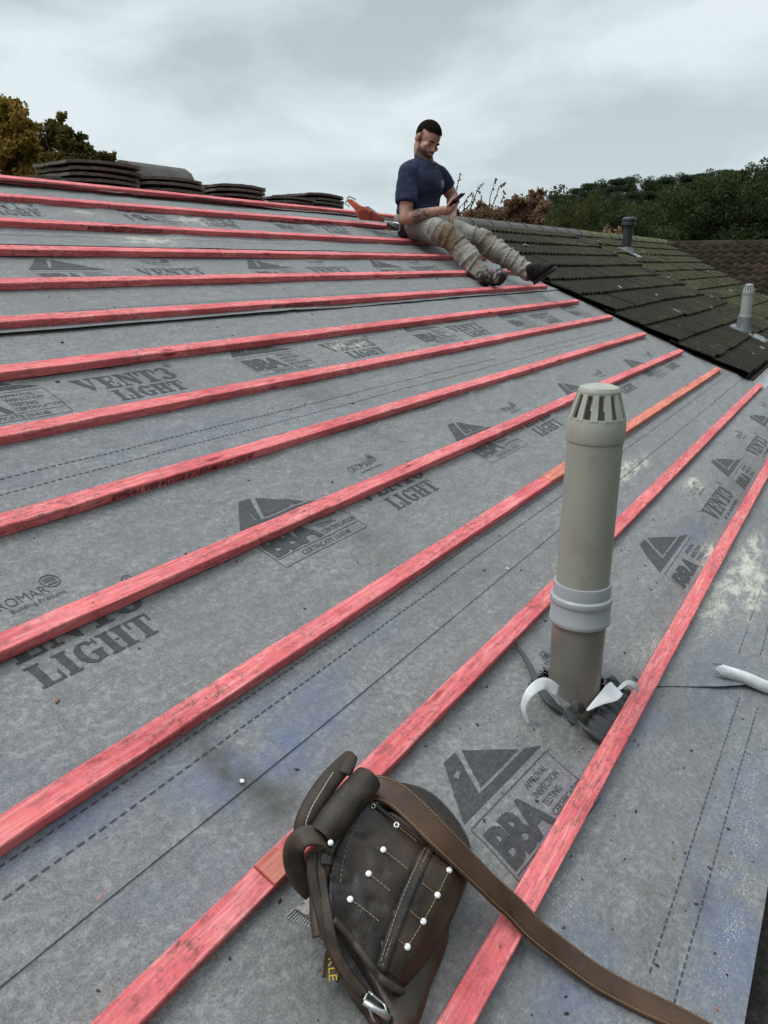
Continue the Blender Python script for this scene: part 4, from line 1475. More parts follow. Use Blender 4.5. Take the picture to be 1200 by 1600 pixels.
for i in range(13):
    t = i / 12
    a = Vector(c2(0, 0)); 
    x0 = 245 + 140 * t
    p0, p1 = TP_(x0 - 10, 335 - 35 * math.sin(t * 3.1) + 0, -.031), TP_(x0 + 12, 415, -.031)
    capsule(bm, p0, .0022, p1, .0022, 6)
build('ribs', bm, M_ORGD, hd)
bm = bmesh.new()
slab(bm, [TP_(425, 318), TP_(520, 385), TP_(548, 455), TP_(400, 440)], .026, .026)
build('nose', bm, M_ORGD, tool, angle=50)
bm = bmesh.new()
slab(bm, [TP_(330, 258), TP_(345, 258), TP_(535, 400), TP_(525, 412), TP_(425, 340)], .006, .031)
build('trim', bm, M_DARKSTEEL, tool)
bm = bmesh.new()
tube(bm, smooth_path([TP_(205, 172, .01), TP_(120, 138), TP_(104, 180), TP_(78, 222, -.01), TP_(128, 262, -.02)], 6), .0035, 8)
build('hook', bm, M_DARKSTEEL, tool, smooth=True)

# ------------------------------------------------------------------ the sitting man
def Q(px, py, u): return PU(px, py, u)
M_SKIN = Mat('skin', (.44, .235, .165), .55)
M_SKIN.b.inputs['Subsurface Weight'].default_value = .06
M_SKIN.b.inputs['Subsurface Radius'].default_value = (.012, .004, .002)
_v = M_SKIN.co()
c = M_SKIN.ramp(M_SKIN.noise(_v, 16, 4), [(.3, (.36, .18, .125)), (.7, (.48, .27, .195))])
c = M_SKIN.mix(M_SKIN.math('MULTIPLY', M_SKIN.attr('beard'), M_SKIN.ramp(M_SKIN.noise(_v, 190, 3, .7), [(.3, .96), (.72, .68)])), c, (.020, .013, .010))
c = M_SKIN.mix(M_SKIN.math('MULTIPLY', M_SKIN.attr('tattoo'), M_SKIN.ramp(M_SKIN.noise(_v, 38, 4, .65, 1.5), [(.44, .92), (.58, 0.1)])), c, (.045, .042, .040))
M_SKIN.color(c)
M_HAIR = Mat('dark_hair', (.010, .007, .0055), .95, spec=.05)
M_HAIR.bump(M_HAIR.noise(M_HAIR.co(), 220, 3, .7), .6, .004)
M_NAVY = Mat('navy_cotton', (.028, .034, .075), .85, spec=.2)
M_NAVY.color(M_NAVY.ramp(M_NAVY.noise(M_NAVY.co(), 9, 5), [(.3, (.017, .021, .048)), (.7, (.038, .046, .095))]))
M_NAVY.bump(M_NAVY.noise(M_NAVY.mapping(M_NAVY.co(), (1.6, 1.6, .6), (.3, .35, 0)), 9, 2, .45, .5), .45, .05)
M_TROU = Mat('dirty_work_trousers', rough=.9, spec=.15)
_v = M_TROU.co()
c = M_TROU.ramp(M_TROU.noise(_v, 8, 6, .62), [(.3, (.15, .138, .115)), (.55, (.30, .285, .25)), (.75, (.40, .385, .345))])
c = M_TROU.mix(M_TROU.attr('stain'), c, M_TROU.ramp(M_TROU.noise(_v, 22, 5, .7), [(.35, (.075, .048, .026)), (.7, (.20, .135, .075))]))
M_TROU.color(c)
M_TROU.bump(M_TROU.noise(M_TROU.mapping(_v, (.6, 1.5, 1.5), (.5, 0, 0)), 11, 3, .5, 1.1), .55, .04)

FW = Vector((0, -1, 0)); LF = Vector((1, 0, 0)); UPV = Vector((0, 0, 1))
UM = 5.02
ROOT = R(UM, 2.66, .03)
person = empty('person', ROOT, 'man in navy t-shirt and dirty pale trousers sitting on the battens looking at a phone', 'person')
jt = dict(
    pel=O + Vector((UM, 2.485, 1.165)), belly=O + Vector((UM, 2.455, 1.27)), chest=O + Vector((UM, 2.425, 1.405)),
    neck=O + Vector((UM, 2.410, 1.530)), 
    rs=O + Vector((UM - .180, 2.435, 1.450)), ls=O + Vector((UM + .172, 2.380, 1.458)),
    re=Q(634, 341, UM - .25), rw=Q(686, 329, UM - .135), le=Q(707, 307, UM + .255), lw=Q(707, 336, UM + .14),
    rh=O + Vector((UM - .09, 2.45, 1.145)), lh=O + Vector((UM + .09, 2.44, 1.15)),
    rk=Q(703, 368, UM - .17), ra=Q(748, 425, UM - .24), lk=Q(753, 377, UM + .17), la=Q(822, 424, UM + .19))
J = jt
def lerp(a, b, t): return a.lerp(b, t)
bm = bmesh.new()
# trunk, limbs
ellipsoid(bm, J['pel'], (LF * .155, FW * .105, UPV * .10))
ellipsoid(bm, J['belly'], (LF * .145, FW * .105, UPV * .13))
ellipsoid(bm, J['chest'], (LF * .175, FW * .115, UPV * .135))
for s, e_, w_ in (('rs', 're', 'rw'), ('ls', 'le', 'lw')):
    capsule(bm, J[s], .058, J[e_], .043)
    m_ = lerp(J[e_], J[w_], .3)
    capsule(bm, J[e_], .042, m_, .044)
    capsule(bm, m_, .044, J[w_], .027)
for a_, b_, c_ in (('rh', 'rk', 'ra'), ('lh', 'lk', 'la')):
    capsule(bm, J[a_], .085, J[b_], .055)
    capsule(bm, J[b_], .055, J[c_], .038)
# neck and head
HC = Q(668, 219, UM - .005)
TILT = rad(30)
hf = (FW * math.cos(TILT) - UPV * math.sin(TILT) - LF * .40).normalized()
hu = (UPV * math.cos(TILT) + FW * math.sin(TILT)).normalized()
hu = (hu - hf * hu.dot(hf)).normalized()
hl = hu.cross(hf).normalized()
if hl.dot(LF) < 0: hl = -hl
def HP(l, f_, u): return HC + hl * l + hf * f_ + hu * u
capsule(bm, J['neck'] - UPV * .02, .070, HP(0, -.022, -.05), .060)
ellipsoid(bm, HP(0, -.012, .030), (hl * .076, hf * .096, hu * .088))          # cranium
ellipsoid(bm, HP(0, .030, -.035), (hl * .060, hf * .062, hu * .075))          # face
ellipsoid(bm, HP(0, .034, -.085), (hl * .045, hf * .044, hu * .032))          # chin
ellipsoid(bm, HP(0, .006, -.062), (hl * .060, hf * .052, hu * .042))          # jaw
ellipsoid(bm, HP(0, .072, .010), (hl * .050, hf * .016, hu * .014))           # brow
capsule(bm, HP(0, .086, -.002), .008, HP(0, .101, -.032), .0105)               # nose
for s in (-1, 1):
    capsule(bm, HP(s * .008, .092, -.035), .0075, HP(s * .012, .089, -.036), .006)
    ellipsoid(bm, HP(s * .043, .060, -.022), (hl * .020, hf * .020, hu * .016))   # cheek
    ellipsoid(bm, HP(s * .077, -.012, -.008), (hl * .010, hf * .018 - hl * s * .006, hu * .030))  # ear
capsule(bm, HP(-.020, .086, -.058), .0075, HP(.020, .086, -.058), .0075)
capsule(bm, HP(-.017, .083, -.070), .008, HP(.017, .083, -.070), .008)
# hands
def finger(bm, pts, r0, r1):
    n = len(pts)
    for i in range(n - 1):
        ra_, rb_ = r0 + (r1 - r0) * i / (n - 1), r0 + (r1 - r0) * (i + 1) / (n - 1)
        capsule(bm, pts[i], ra_, pts[i + 1], rb_, 10)
# phone frame
ph_up = Vector((0, -.80, .60)).normalized()
ph_n = Vector((-.12, .58, .80)).normalized()
ph_n = (ph_n - ph_up * ph_n.dot(ph_up)).normalized()
ph_x = ph_up.cross(ph_n).normalized()
if ph_x.x < 0: ph_x = -ph_x
PC = Q(711, 314, UM - .075)
def PH(x, y, z): return PC + ph_x * x + ph_up * y + ph_n * z
palm = PH(-.012, -.062, -.026)
capsule(bm, J['rw'], .027, lerp(J['rw'], palm, .45), .030)
ellipsoid(bm, palm, (ph_x * .042, ph_up * .046, ph_n * .019))
ellipsoid(bm, lerp(palm, J['rw'], .35), (ph_x * .036, ph_up * .040, ph_n * .022))
for i, (y0_, ln_) in enumerate(((.004, 1.0), (-.016, 1.08), (-.036, 1.0), (-.055, .85))):
    finger(bm, [PH(-.034, y0_ - .020, -.024), PH(.004, y0_ - .008, -.021), PH(.036, y0_ + .002, -.014), PH(.0455 + .002 * i, y0_ + .004, .000)] if i < 3 else [PH(-.03, y0_ - .012, -.024), PH(.004, y0_ - .006, -.022), PH(.032, y0_, -.015), PH(.043, y0_, -.003)], .0098, .0078)
finger(bm, [PH(-.040, -.070, -.016), PH(-.049, -.036, .000), PH(-.040, -.006, .010), PH(-.024, .014, .0125)], .0120, .0088)
# left hand resting between the thighs
lh0 = J['lw']
lhd = (Q(711, 352, UM + .10) - lh0).normalized()
lx = (LF - lhd * LF.dot(lhd)).normalized()
ln2 = lhd.cross(lx).normalized()
if ln2.dot(FW) < 0: ln2 = -ln2
def LH(x, y, z): return lh0 + lx * x + lhd * y + ln2 * z
capsule(bm, lh0, .026, LH(0, .03, 0), .028)
ellipsoid(bm, LH(0, .055, 0), (lx * .040, lhd * .046, ln2 * .017))
for i, (x, L_) in enumerate(((-.030, .070), (-.010, .080), (.010, .076), (.029, .060))):
    finger(bm, [LH(x, .075, .002), LH(x * 1.05, .075 + L_ * .45, .006), LH(x * 1.05, .075 + L_ * .80, -.004), LH(x, .075 + L_ * .92, -.016)], .0098, .0078)
finger(bm, [LH(-.030, .035, .006), LH(-.054, .062, .012), LH(-.060, .088, .010), LH(-.055, .108, .004)], .0115, .0085)
me = fuse(bm, 'person_body', .0046, 3)
ab = me.attributes.new('beard', 'FLOAT', 'POINT'); atat = me.attributes.new('tattoo', 'FLOAT', 'POINT')
def ss(a, b, x):
    t = max(0.0, min(1.0, (x - a) / (b - a))); return t * t * (3 - 2 * t)
for i, v in enumerate(me.vertices):
    c = v.co
    d = c - HC
    l_, f_, u_2 = d.dot(hl), d.dot(hf), d.dot(hu)
    b_ = 0.0
    if abs(l_) < .09 and -.14 < u_2 < .12 and -.12 < f_ < .14:
        chin = ss(-.036 - .25 * max(0, .045 - abs(l_)), -.056 - .1 * max(0, .045 - abs(l_)), u_2) * ss(-.004, .012, f_) * ss(-.135, -.120, u_2)
        tache = ss(.026, .018, abs(l_)) * ss(-.056, -.051, u_2) * ss(-.042, -.046, u_2) * ss(.05, .06, f_)
        lips = ss(.020, .014, abs(l_)) * ss(-.072, -.067, u_2) * ss(-.050, -.055, u_2) * ss(.05, .06, f_)
        side = ss(.045, .055, abs(l_)) * ss(.026, .016, f_) * ss(-.002, .006, f_) * ss(-.07, -.05, u_2) * ss(.05, .03, u_2)
        fade = ss(.012, -.002, f_) * ss(-.050, -.005, u_2) * .75
        b_ = max(chin * (1 - lips), tache, side, fade if abs(l_) < .0765 else 0)
    ab.data[i].value = b_
    t = (c - J['re']).dot(J['rw'] - J['re']) / (J['rw'] - J['re']).length_squared
    atat.data[i].value = ss(.14, .24, t) * ss(.76, .66, t) if (c - lerp(J['re'], J['rw'], max(0, min(1, t)))).length < .07 else 0.0
body = put('body', me, M_SKIN, person, None, True)
# hair: close crop over the cranium
bm = bmesh.new()
ax = (hl * .0795, hf * .1000, hu * .0925)
cc = HP(0, -.013, .031)
seg, rg = 56, 40
grid = []
for i in range(rg + 1):
    t = math.pi * i / rg
    row = []
    for j in range(seg):
        a_ = 2 * math.pi * j / seg
        n_ = Vector((math.cos(a_) * math.sin(t), math.sin(a_) * math.sin(t), math.cos(t)))
        k_ = .992 + .010 * N2(n_.x * 9, n_.y * 9, n_.z * 9) + .030 * max(0, min(1, (n_.z + .05) / .5)) * (1 + .5 * n_.y)
        row.append((n_, cc + (ax[0] * n_.x + ax[1] * n_.y + ax[2] * n_.z) * k_))
    grid.append(row)
def hair_ok(n_):
    front = n_.y
    lim = -.45 if front < -.1 else (-.30 + (front + .1) * 1.1 if front < .35 else .20 + (front - .35) * .28)
    if abs(n_.x) > .55 and front > .15: lim = max(lim, .28)
    return n_.z > lim + .05 * N2(n_.x * 6, n_.y * 6, 2)
vm = {}
def gv(i, j):
    k_ = (i, j % seg)
    if k_ not in vm: vm[k_] = bm.verts.new(grid[i][j % seg][1])
    return vm[k_]
for i in range(rg):
    for j in range(seg):
        if hair_ok(grid[i][j][0]) and hair_ok(grid[i + 1][j][0]):
            if i == 0:
                pass
            bm.faces.new((gv(i, j), gv(i + 1, j), gv(i + 1, j + 1), gv(i, j + 1)))
bmesh.ops.remove_doubles(bm, verts=bm.verts, dist=.0005)
build('hair', bm, M_HAIR, person, smooth=True)
for s in (-1, 1):
    bm = bmesh.new()
    capsule(bm, HP(s * .016, .0915, .013), .0040, HP(s * .032, .0875, .0185), .0048, 8)
    capsule(bm, HP(s * .032, .0875, .0185), .0038, HP(s * .050, .072, .014), .0022, 8)
    build('eyebrow', bm, M_HAIR, person, smooth=True)
for s in (-1, 1):
    bm = bmesh.new()
    ellipsoid(bm, HP(s * .030, .0800, -.009), (hl * .013, hf * .009, hu * .0036))
    build('eye', bm, Mat('shaded_eye', (.035, .022, .017), .3), person, smooth=True)
# t-shirt
bm = bmesh.new()
ellipsoid(bm, J['belly'] - UPV * .045, (LF * .180, FW * .145, UPV * .14))
ellipsoid(bm, J['belly'] + UPV * .03, (LF * .178, FW * .142, UPV * .15))
ellipsoid(bm, J['chest'] - UPV * .01, (LF * .200, FW * .138, UPV * .150))
capsule(bm, J['neck'] - UPV * .002 - LF * .030 - FW * .026, .050, J['rs'] + UPV * .004, .068)
capsule(bm, J['neck'] - UPV * .002 + LF * .030 - FW * .026, .050, J['ls'] + UPV * .004, .068)
ellipsoid(bm, lerp(J['chest'], J['neck'], .5), (LF * .15, FW * .105, UPV * .090))
for s, e_, k_, r2 in (('rs', 're', .66, .076), ('ls', 'le', .62, .070)):
    capsule(bm, J[s], .068, lerp(J[s], J[e_], k_), r2, 20, False, True)
me = fuse(bm, 't_shirt', .006, 6)
wrinkle(me, .010, 9, 3.0)
wrinkle(me, .003, 26, 8.0)
shirt = put('t_shirt', me, M_NAVY, person, None, True)
bm = bmesh.new()
cpts = []
for i in range(25):
    a_ = 2 * math.pi * i / 24
    cpts.append(J['neck'] + UPV * .022 + LF * .074 * math.cos(a_) + FW * (.068 * math.sin(a_) + .008) - UPV * .034 * math.sin(a_))
tube(bm, cpts, .007, 8, False)
build('collar', bm, Mat('dark_navy_rib', (.014, .016, .035), .9), shirt, smooth=True)
# small white breast print
bm = bmesh.new()
M_PRINT = Mat('white_print', (.55, .56, .58), .8)
pc0 = Q(677, 280, UM + .02)
dg_pts = []
for ln_i, (wd_, yy_) in enumerate(((.075, .018), (.085, .006), (.060, -.006), (.07, -.017))):
    x_ = -wd_ / 2
    k_ = 0
    while x_ < wd_ / 2:
        L_ = .006 + .008 * abs(math.sin(k_ * 2.3 + ln_i))
        dg_pts.append((x_, yy_, L_))
        x_ += L_ + .004
        k_ += 1
ctr = (J['chest'])
for (x_, y_, L_) in dg_pts:
    tgt = Vector((UM + .075 + x_, 0, J['chest'].z - .005 + y_))
    def onshirt(px_):
        rx = (px_ - J['chest'].x) / .195; rz_ = (tgt.z - J['chest'].z) / .145
        yy = J['chest'].y - .132 * math.sqrt(max(.02, 1 - rx * rx - rz_ * rz_)) - .010
        return Vector((px_, yy, tgt.z))
    a_, b_ = onshirt(tgt.x), onshirt(tgt.x + L_)
    q_ = [a_ - UPV * .0032, b_ - UPV * .0032, b_ + UPV * .0032, a_ + UPV * .0032]
    bm.faces.new([bm.verts.new(z) for z in q_])
# settle the print on the cloth
from mathutils.bvhtree import BVHTree
sb = BVHTree.FromPolygons([v.co + ROOT for v in shirt.data.vertices], [tuple(p_.vertices) for p_ in shirt.data.polygons])
for v in bm.verts:
    hit = sb.ray_cast(Vector((v.co.x, v.co.y - .5, v.co.z)), Vector((0, 1, 0)))
    if hit[0] is not None:
        v.co = hit[0] + hit[1] * .0018
build('breast_print', bm, M_PRINT, shirt)
# trousers
bm = bmesh.new()
ellipsoid(bm, J['pel'] - UPV * .012, (LF * .178, FW * .128, UPV * .098))
for a_, b_, c_ in (('rh', 'rk', 'ra'), ('lh', 'lk', 'la')):
    capsule(bm, J[a_], .102, J[b_], .077, 20)
    capsule(bm, J[b_], .077, lerp(J[b_], J[c_], .5), .069, 20)
    capsule(bm, lerp(J[b_], J[c_], .5), .069, lerp(J[b_], J[c_], 1.10), .056, 20, False, True)
    # cargo pocket
    mid = lerp(J[a_], J[b_], .62)
    out_ = -LF if a_ == 'rh' else LF
    ax_ = (J[b_] - J[a_]).normalized()
    ellipsoid(bm, mid + out_ * .066, (ax_ * .085, out_ * .026, ax_.cross(out_).normalized() * .062))
me = fuse(bm, 'trousers', .006, 5)
wrinkle(me, .010, 7, 1.0)
def legfold(c):
    return 1.0
me.update()
for v, nr in zip(me.vertices, [v.normal.copy() for v in me.vertices]):        # drag folds across each leg
    c = v.co
    best = 9; tt = 0
    for a_, b_, c_ in (('rh', 'rk', 'ra'), ('lh', 'lk', 'la')):
        for p0, p1, off in ((J[a_], J[b_], 0), (J[b_], J[c_], 1)):
            t = max(0, min(1, (c - p0).dot(p1 - p0) / (p1 - p0).length_squared))
            dd = (c - lerp(p0, p1, t)).length
            if dd < best:
                best, tt = dd, t + off
    amp = .0045 + .005 * max(0, tt - 1.2)
    fold = max(0.0, 1 - abs(mnoise.noise(Vector((tt * 5.5 + c.x * 5, c.x * 4, c.z * 5 + 3)))) / .16)
    v.co = c + nr * (.009 * fold * (.35 + min(1, abs(tt - 1.0) < .35 or tt > 1.55))) + nr * amp * (mnoise.noise(Vector((tt * 9, c.x * 5, c.z * 5))) + .25 * mnoise.noise(Vector((tt * 22 + c.x * 9, c.x * 6, c.z * 6))))
# keep cloth and seat above the battens
for v in me.vertices:
    u, vv, w_ = uvw(v.co)
    if w_ < .029: v.co += NVEC * (.029 - w_)
at = me.attributes.new('stain', 'FLOAT', 'POINT')
knee = Q(700, 372, UM - .24)
for i, v in enumerate(me.vertices):
    s = math.exp(-((v.co - knee).length / .085) ** 2) * 1.3
    s += .5 * math.exp(-((v.co - Q(757, 385, UM + .1)).length / .06) ** 2)
    s += .55 * max(0, N2(v.co.x * 7, v.co.y * 7, v.co.z * 7) - .1)
    at.data[i].value = min(s, .9)
trou = put('trousers', me, M_TROU, person, None, True)
# boots
M_BOOTN = Mat('mottled_boot', rough=.75)
M_BOOTN.color(M_BOOTN.ramp(M_BOOTN.noise(M_BOOTN.co(), 42, 3, .55), [(.46, (.016, .015, .014)), (.54, (.05, .045, .04)), (.60, (.22, .20, .175))]))
M_BOOTF = Mat('black_boot', (.018, .019, .021), .7, spec=.2)
M_BOOTF.color(M_BOOTF.ramp(M_BOOTF.noise(M_BOOTF.co(), 30, 4), [(.35, (.006, .0065, .007)), (.7, (.020, .021, .023))]))
M_SOLE = Mat('rubber_sole', (.012, .012, .012), .7)
def boot(ank, heel, toe, solen, mat, label):
    d = (toe - heel).normalized()
    sn = (solen - d * solen.dot(d)).normalized()     # towards the sole
    sx = d.cross(sn).normalized()
    ln_ = (toe - heel).length
    bm = bmesh.new()
    capsule(bm, ank, .042, heel + d * .045 - sn * .045, .042, 16)
    ellipsoid(bm, heel + d * .045 - sn * .030, (sx * .038, d * .048, sn * .040))
    ellipsoid(bm, heel + d * ln_ * .50 - sn * .030, (sx * .043, d * .085, sn * .040))
    ellipsoid(bm, heel + d * ln_ * .76 - sn * .022, (sx * .047, d * .062, sn * .032))
    capsule(bm, heel + d * .06 - sn * .085, .036, heel + d * ln_ * .60 - sn * .045, .030, 14)
    me = fuse(bm, 'boot', .0055, 4)
    wrinkle(me, .0015, 30)
    b = put('boot', me, mat, person, None, True)
    if label: b['label'] = label
    bm = bmesh.new()
    rings = []
    for lv, gr in ((-.004, .97), (.004, 1.0), (.016, 1.0), (.019, .97)):
        ring = []
        for j in range(36):
            a_ = 2 * math.pi * j / 36
            cx_ = math.cos(a_)
            wdt = (.041 if cx_ < 0 else .050) * (1 - .12 * math.exp(-((cx_ + .1) / .35) ** 2))
            ring.append(heel + d * (ln_ * (.5 + .5 * cx_ * gr)) + sx * wdt * gr * math.sin(a_) + sn * lv)
        rings.append(ring)
    loop(bm, rings, True, True)
    build('sole', bm, M_SOLE, b, angle=50)
    bm = bmesh.new()
    for k_ in range(5):
        t = .34 + .085 * k_
        c_ = heel + d * ln_ * t - sn * (.108 - .062 * (t - .2))
        capsule(bm, c_ - sx * .020 + d * .004, .0028, c_ + sx * .020 - d * .004, .0028, 8)
    build('laces', bm, Mat('boot_lace', (.03, .03, .03), .8), b, smooth=True)
# near boot rolled on its outer side, sole turned down the slope; far boot heel on the batten, toe up
boot(J['ra'], Q(763, 441, UM - .25), Q(789, 430, UM - .40), (Vector((.55, -.55, -.25))), M_BOOTN, 'mottled grey boot nearest the camera')
boot(J['la'], Q(834, 441, UM + .20), Q(867, 417, UM - .02), (Vector((-.05, -.62, -.62))), M_BOOTF, 'black boot with its toe pointing up')
# belt pouch with a hook on his hip
bm = bmesh.new()
pc = Q(631, 356, UM - .14)
ellipsoid(bm, pc, (LF * .055, FW * .050, UPV * .075))
capsule(bm, pc + UPV * .03, .04, pc + UPV * .045 + FW * .03, .038)
me = fuse(bm, 'belt_pouch', .006, 4)
put('belt_pouch', me, M_BLACKPLASTIC, person, None, True)
bm = bmesh.new()
tube(bm, smooth_path([Q(613, 347, UM - .22), Q(622, 349, UM - .22), Q(624, 352, UM - .22), Q(624, 360, UM - .22), Q(616, 363, UM - .22)], 5), .0035, 8)
build('belt_hook', bm, M_STEEL, person, smooth=True)
bm = bmesh.new()
a_, b_ = Q(607, 350, UM - .22), Q(622, 358, UM - .21)
capsule(bm, a_, .014, b_, .016)
build('tool_grip', bm, M_BLACKPLASTIC, person, smooth=True)
# phone
M_PHONE = Mat('black_phone', (.012, .012, .014), .25)
bm = bmesh.new()
box(bm, PC, ph_x * .0365, ph_up * .075, ph_n * .0045, bevel=.003)
ph = build('phone', bm, M_PHONE, None, PC, angle=40)
tag(ph, 'dark smartphone held up in the sitting man\'s right hand', 'phone')
bm = bmesh.new()
box(bm, PH(0, 0, .0047), ph_x * .0335, ph_up * .071, ph_n * .0003)
build('screen', bm, Mat('phone_glass', (.01, .011, .014), .08), ph)
bm = bmesh.new()
box(bm, PH(.018, .055, -.0054), ph_x * .012, ph_up * .013, ph_n * .0012, bevel=.001)
build('camera_bump', bm, Mat('phone_camera', (.02, .02, .022), .2), ph)

# ------------------------------------------------------------------ leather tool bag
def leather(name, lo, mid, hi, rough=.42):
    M = Mat(name, mid, rough, spec=.45)
    v = M.co()
    a = M.noise(v, 11, 5, .6)
    b = M.noise(v, 45, 5, .65)
    c = M.ramp(a, [(.32, lo), (.52, mid), (.72, hi)])
    c = M.mix(M.ramp(b, [(.5, 0.0), (.78, .45)]), c, hi)
    bl = M.ramp(M.noise(v, 6.5, 5, .6, .4), [(.47, 0.), (.60, .75)])
    c = M.mix(bl, c, tuple(q * 1.25 for q in hi))
    sc2 = M.ramp(M.noise(M.mapping(v, (1, 1, 1)), 70, 6, .8), [(.58, 0.), (.74, .40)])
    c = M.mix(sc2, c, (.12, .088, .062))
    sp = M.ramp(M.noise(v, 260, 2, .6), [(.66, 0.), (.74, .35)])
    c = M.mix(sp, c, (.16, .125, .09))
    M.color(c)
    M.rough(M.ramp(a, [(.35, rough - .12), (.7, rough + .22)]))
    cz = M.ramp(M.noise(v, 34, 5, .6, .6), [(.47, 1.), (.5, 0.), (.53, 1.)])
    h = M.math('ADD', M.math('MULTIPLY', M.noise(v, 420, 3, .6), .5), M.math('MULTIPLY', cz, .30))
    M.bump(h, .30, .0016)
    return M
M_LEA = leather('black_brown_leather', (.0085, .0070, .0062), (.0190, .0125, .0088), (.052, .031, .018), .44)
M_LEAB = leather('brown_leather', (.016, .0105, .007), (.032, .0205, .013), (.064, .041, .025), .58)
M_BELT = leather('belt_leather', (.034, .015, .007), (.058, .026, .012), (.088, .043, .021), .45)
M_EDGE = leather('raw_leather_edge', (.030, .022, .016), (.058, .042, .030), (.10, .075, .055), .65)
M_THREAD = Mat('tan_thread', (.30, .22, .12), .8)
M_RIVET = Mat('bright_rivet', (.86, .85, .83), .42, .55)
def c5(x, y): return (420 + x / 3.158, 1150 + y / 3.158)
def B(x, y, w_): return P(*c5(x, y), w_)
bag = empty('tool_bag', B(600, 900, .03), 'worn dark leather tool bag with bright rivets and long brown belt on the lowest battens', 'tool bag')
# back pouch: a filled body under everything
outline = [(215, 930), (340, 985), (430, 1120), (520, 1260), (585, 1400), (640, 1500), (735, 1420), (800, 1230), (850, 1110), (885, 1000), (892, 930), (985, 700), (992, 560), (960, 470), (890, 370), (800, 285), (700, 245), (600, 240), (470, 300), (330, 520), (250, 700), (215, 820)]
ol = [Vector((x, y, 0)) for x, y in outline]
ol = smooth_path(ol + [ol[0]], 4)[:-1]
cx_ = sum((q for q in ol), Vector()) / len(ol)
bm = bmesh.new()
rings = []
for k_, wz in ((1.0, .010), (1.012, .022), (1.0, .036), (.96, .046), (.88, .054), (.7, .060), (.45, .064), (.2, .065), (.03, .065)):
    ring = []
    for i, q in enumerate(ol):
        pt = cx_ + (q - cx_) * k_
        edge_l = .5 + .5 * min(1, max(0, (1150 - pt.y) / 700))
        ring.append(B(pt.x, pt.y, .006 + (wz - .006) * (edge_l * .9 + .1) + .004 * N2(pt.x * .012, pt.y * .012, 4)))
    rings.append(ring)
loop(bm, rings, True, True)
build('back_pouch', bm, M_LEA, bag, angle=60)
# front panel: patch between mouth (top) and rim (bottom)
PQ = [(452, 288), (982, 690), (668, 1262), (318, 905)]
def panel_px(s, t):
    a = Vector(PQ[0]).lerp(Vector(PQ[1]), s); b = Vector(PQ[3]).lerp(Vector(PQ[2]), s)
    q = a.lerp(b, t)
    # the rim is S-shaped, the right side bulges
    q.y += 34 * math.sin(math.pi * s) * t * t * (-1 if s < .0 else 1) - 20 * math.sin(2 * math.pi * s) * t * t
    q.x += 28 * math.sin(math.pi * t) * s ** 3 + 10 * math.sin(math.pi * t) * (1 - s)
    q.y += 12 * math.sin(math.pi * t) * s ** 3
    q.x -= 84 * math.sin(math.pi * t) * (1 - s) ** 3
    return q
def panel_w(s, t):
    w0 = (.130 * (1 - s) + .100 * s) * (1 - t) + (.085 * (1 - s) + .052 * s) * t
    w0 += .010 * math.sin(math.pi * s) * math.sin(math.pi * min(t * 1.1, 1))
    w0 -= .010 * math.exp(-((s - .63) / .05) ** 2) * .35
    w0 += .004 * N2(s * 2.5, t * 3.0, 11) + .0012 * N2(s * 8, t * 9, 5)
    w0 -= .0022 * max(0, 1 - abs(N2(s * 2.2 + t * 1.2, t * 3.2 - s, 41)) / .05)
    w0 -= .030 * max(0, s - .86) / .14 * .8
    return w0
def panel(s, t, lift=0.0):
    q = panel_px(s, t)
    return B(q.x, q.y, panel_w(s, t)) + (tocam * lift)
tocam = (CAM - B(600, 750, .1)).normalized()
bm = bmesh.new()
NS, NT = 44, 40
grid = [[bm.verts.new(panel(i / NS, j / NT)) for i in range(NS + 1)] for j in range(NT + 1)]
for j in range(NT):
    for i in range(NS):
        bm.faces.new((grid[j][i], grid[j][i + 1], grid[j + 1][i + 1], grid[j + 1][i]))
# sides drop towards the back pouch
def skirt(vs, depth, inward):
    prev = vs
    for k_ in range(1, 5):
        t = k_ / 4
        cur = []
        for v in vs:
            u, vv, w_ = uvw(v.co)
            c_ = uvw(B(640, 760, .05))
            q = R(u + (c_[0] - u) * inward * t, vv + (c_[1] - vv) * inward * t, w_ + (depth - w_) * t if w_ > depth else w_)
            cur.append(bm.verts.new(q))
        for i in range(len(vs) - 1):
            bm.faces.new((prev[i], prev[i + 1], cur[i + 1], cur[i]))
        prev = cur
skirt([grid[j][NS] for j in range(NT + 1)], .03, .06)
skirt([grid[j][0] for j in range(NT, -1, -1)], .03, .06)
skirt(list(reversed(grid[NT])), .035, .25)
skirt(grid[0], .045, .22)
bmesh.ops.recalc_face_normals(bm, faces=bm.faces)
front = build('front_pouch', bm, M_LEA, bag, smooth=True)
# brown suede-like field right of the seam
bm = bmesh.new()
g_ = [[bm.verts.new(panel(.655 + .335 * i / 14, .03 + .90 * j / 24, .0016)) for i in range(15)] for j in range(25)]
for j in range(24):
    for i in range(14):
        bm.faces.new((g_[j][i], g_[j + 1][i], g_[j + 1][i + 1], g_[j][i + 1]))
bmesh.ops.recalc_face_normals(bm, faces=bm.faces)
build('side_panel', bm, M_LEAB, front, smooth=True)
# rolled rims
for nm, f_, r_x in (('rim', lambda t: panel(t, 1.0, .001), .0045), ('mouth_edge', lambda t: panel(t, 0.0, .001), .0032)):
    bm = bmesh.new()
    tube(bm, [f_(i / 30) for i in range(31)], r_x, 10)
    build(nm, bm, M_EDGE if nm == 'rim' else M_LEAB, front, smooth=True)
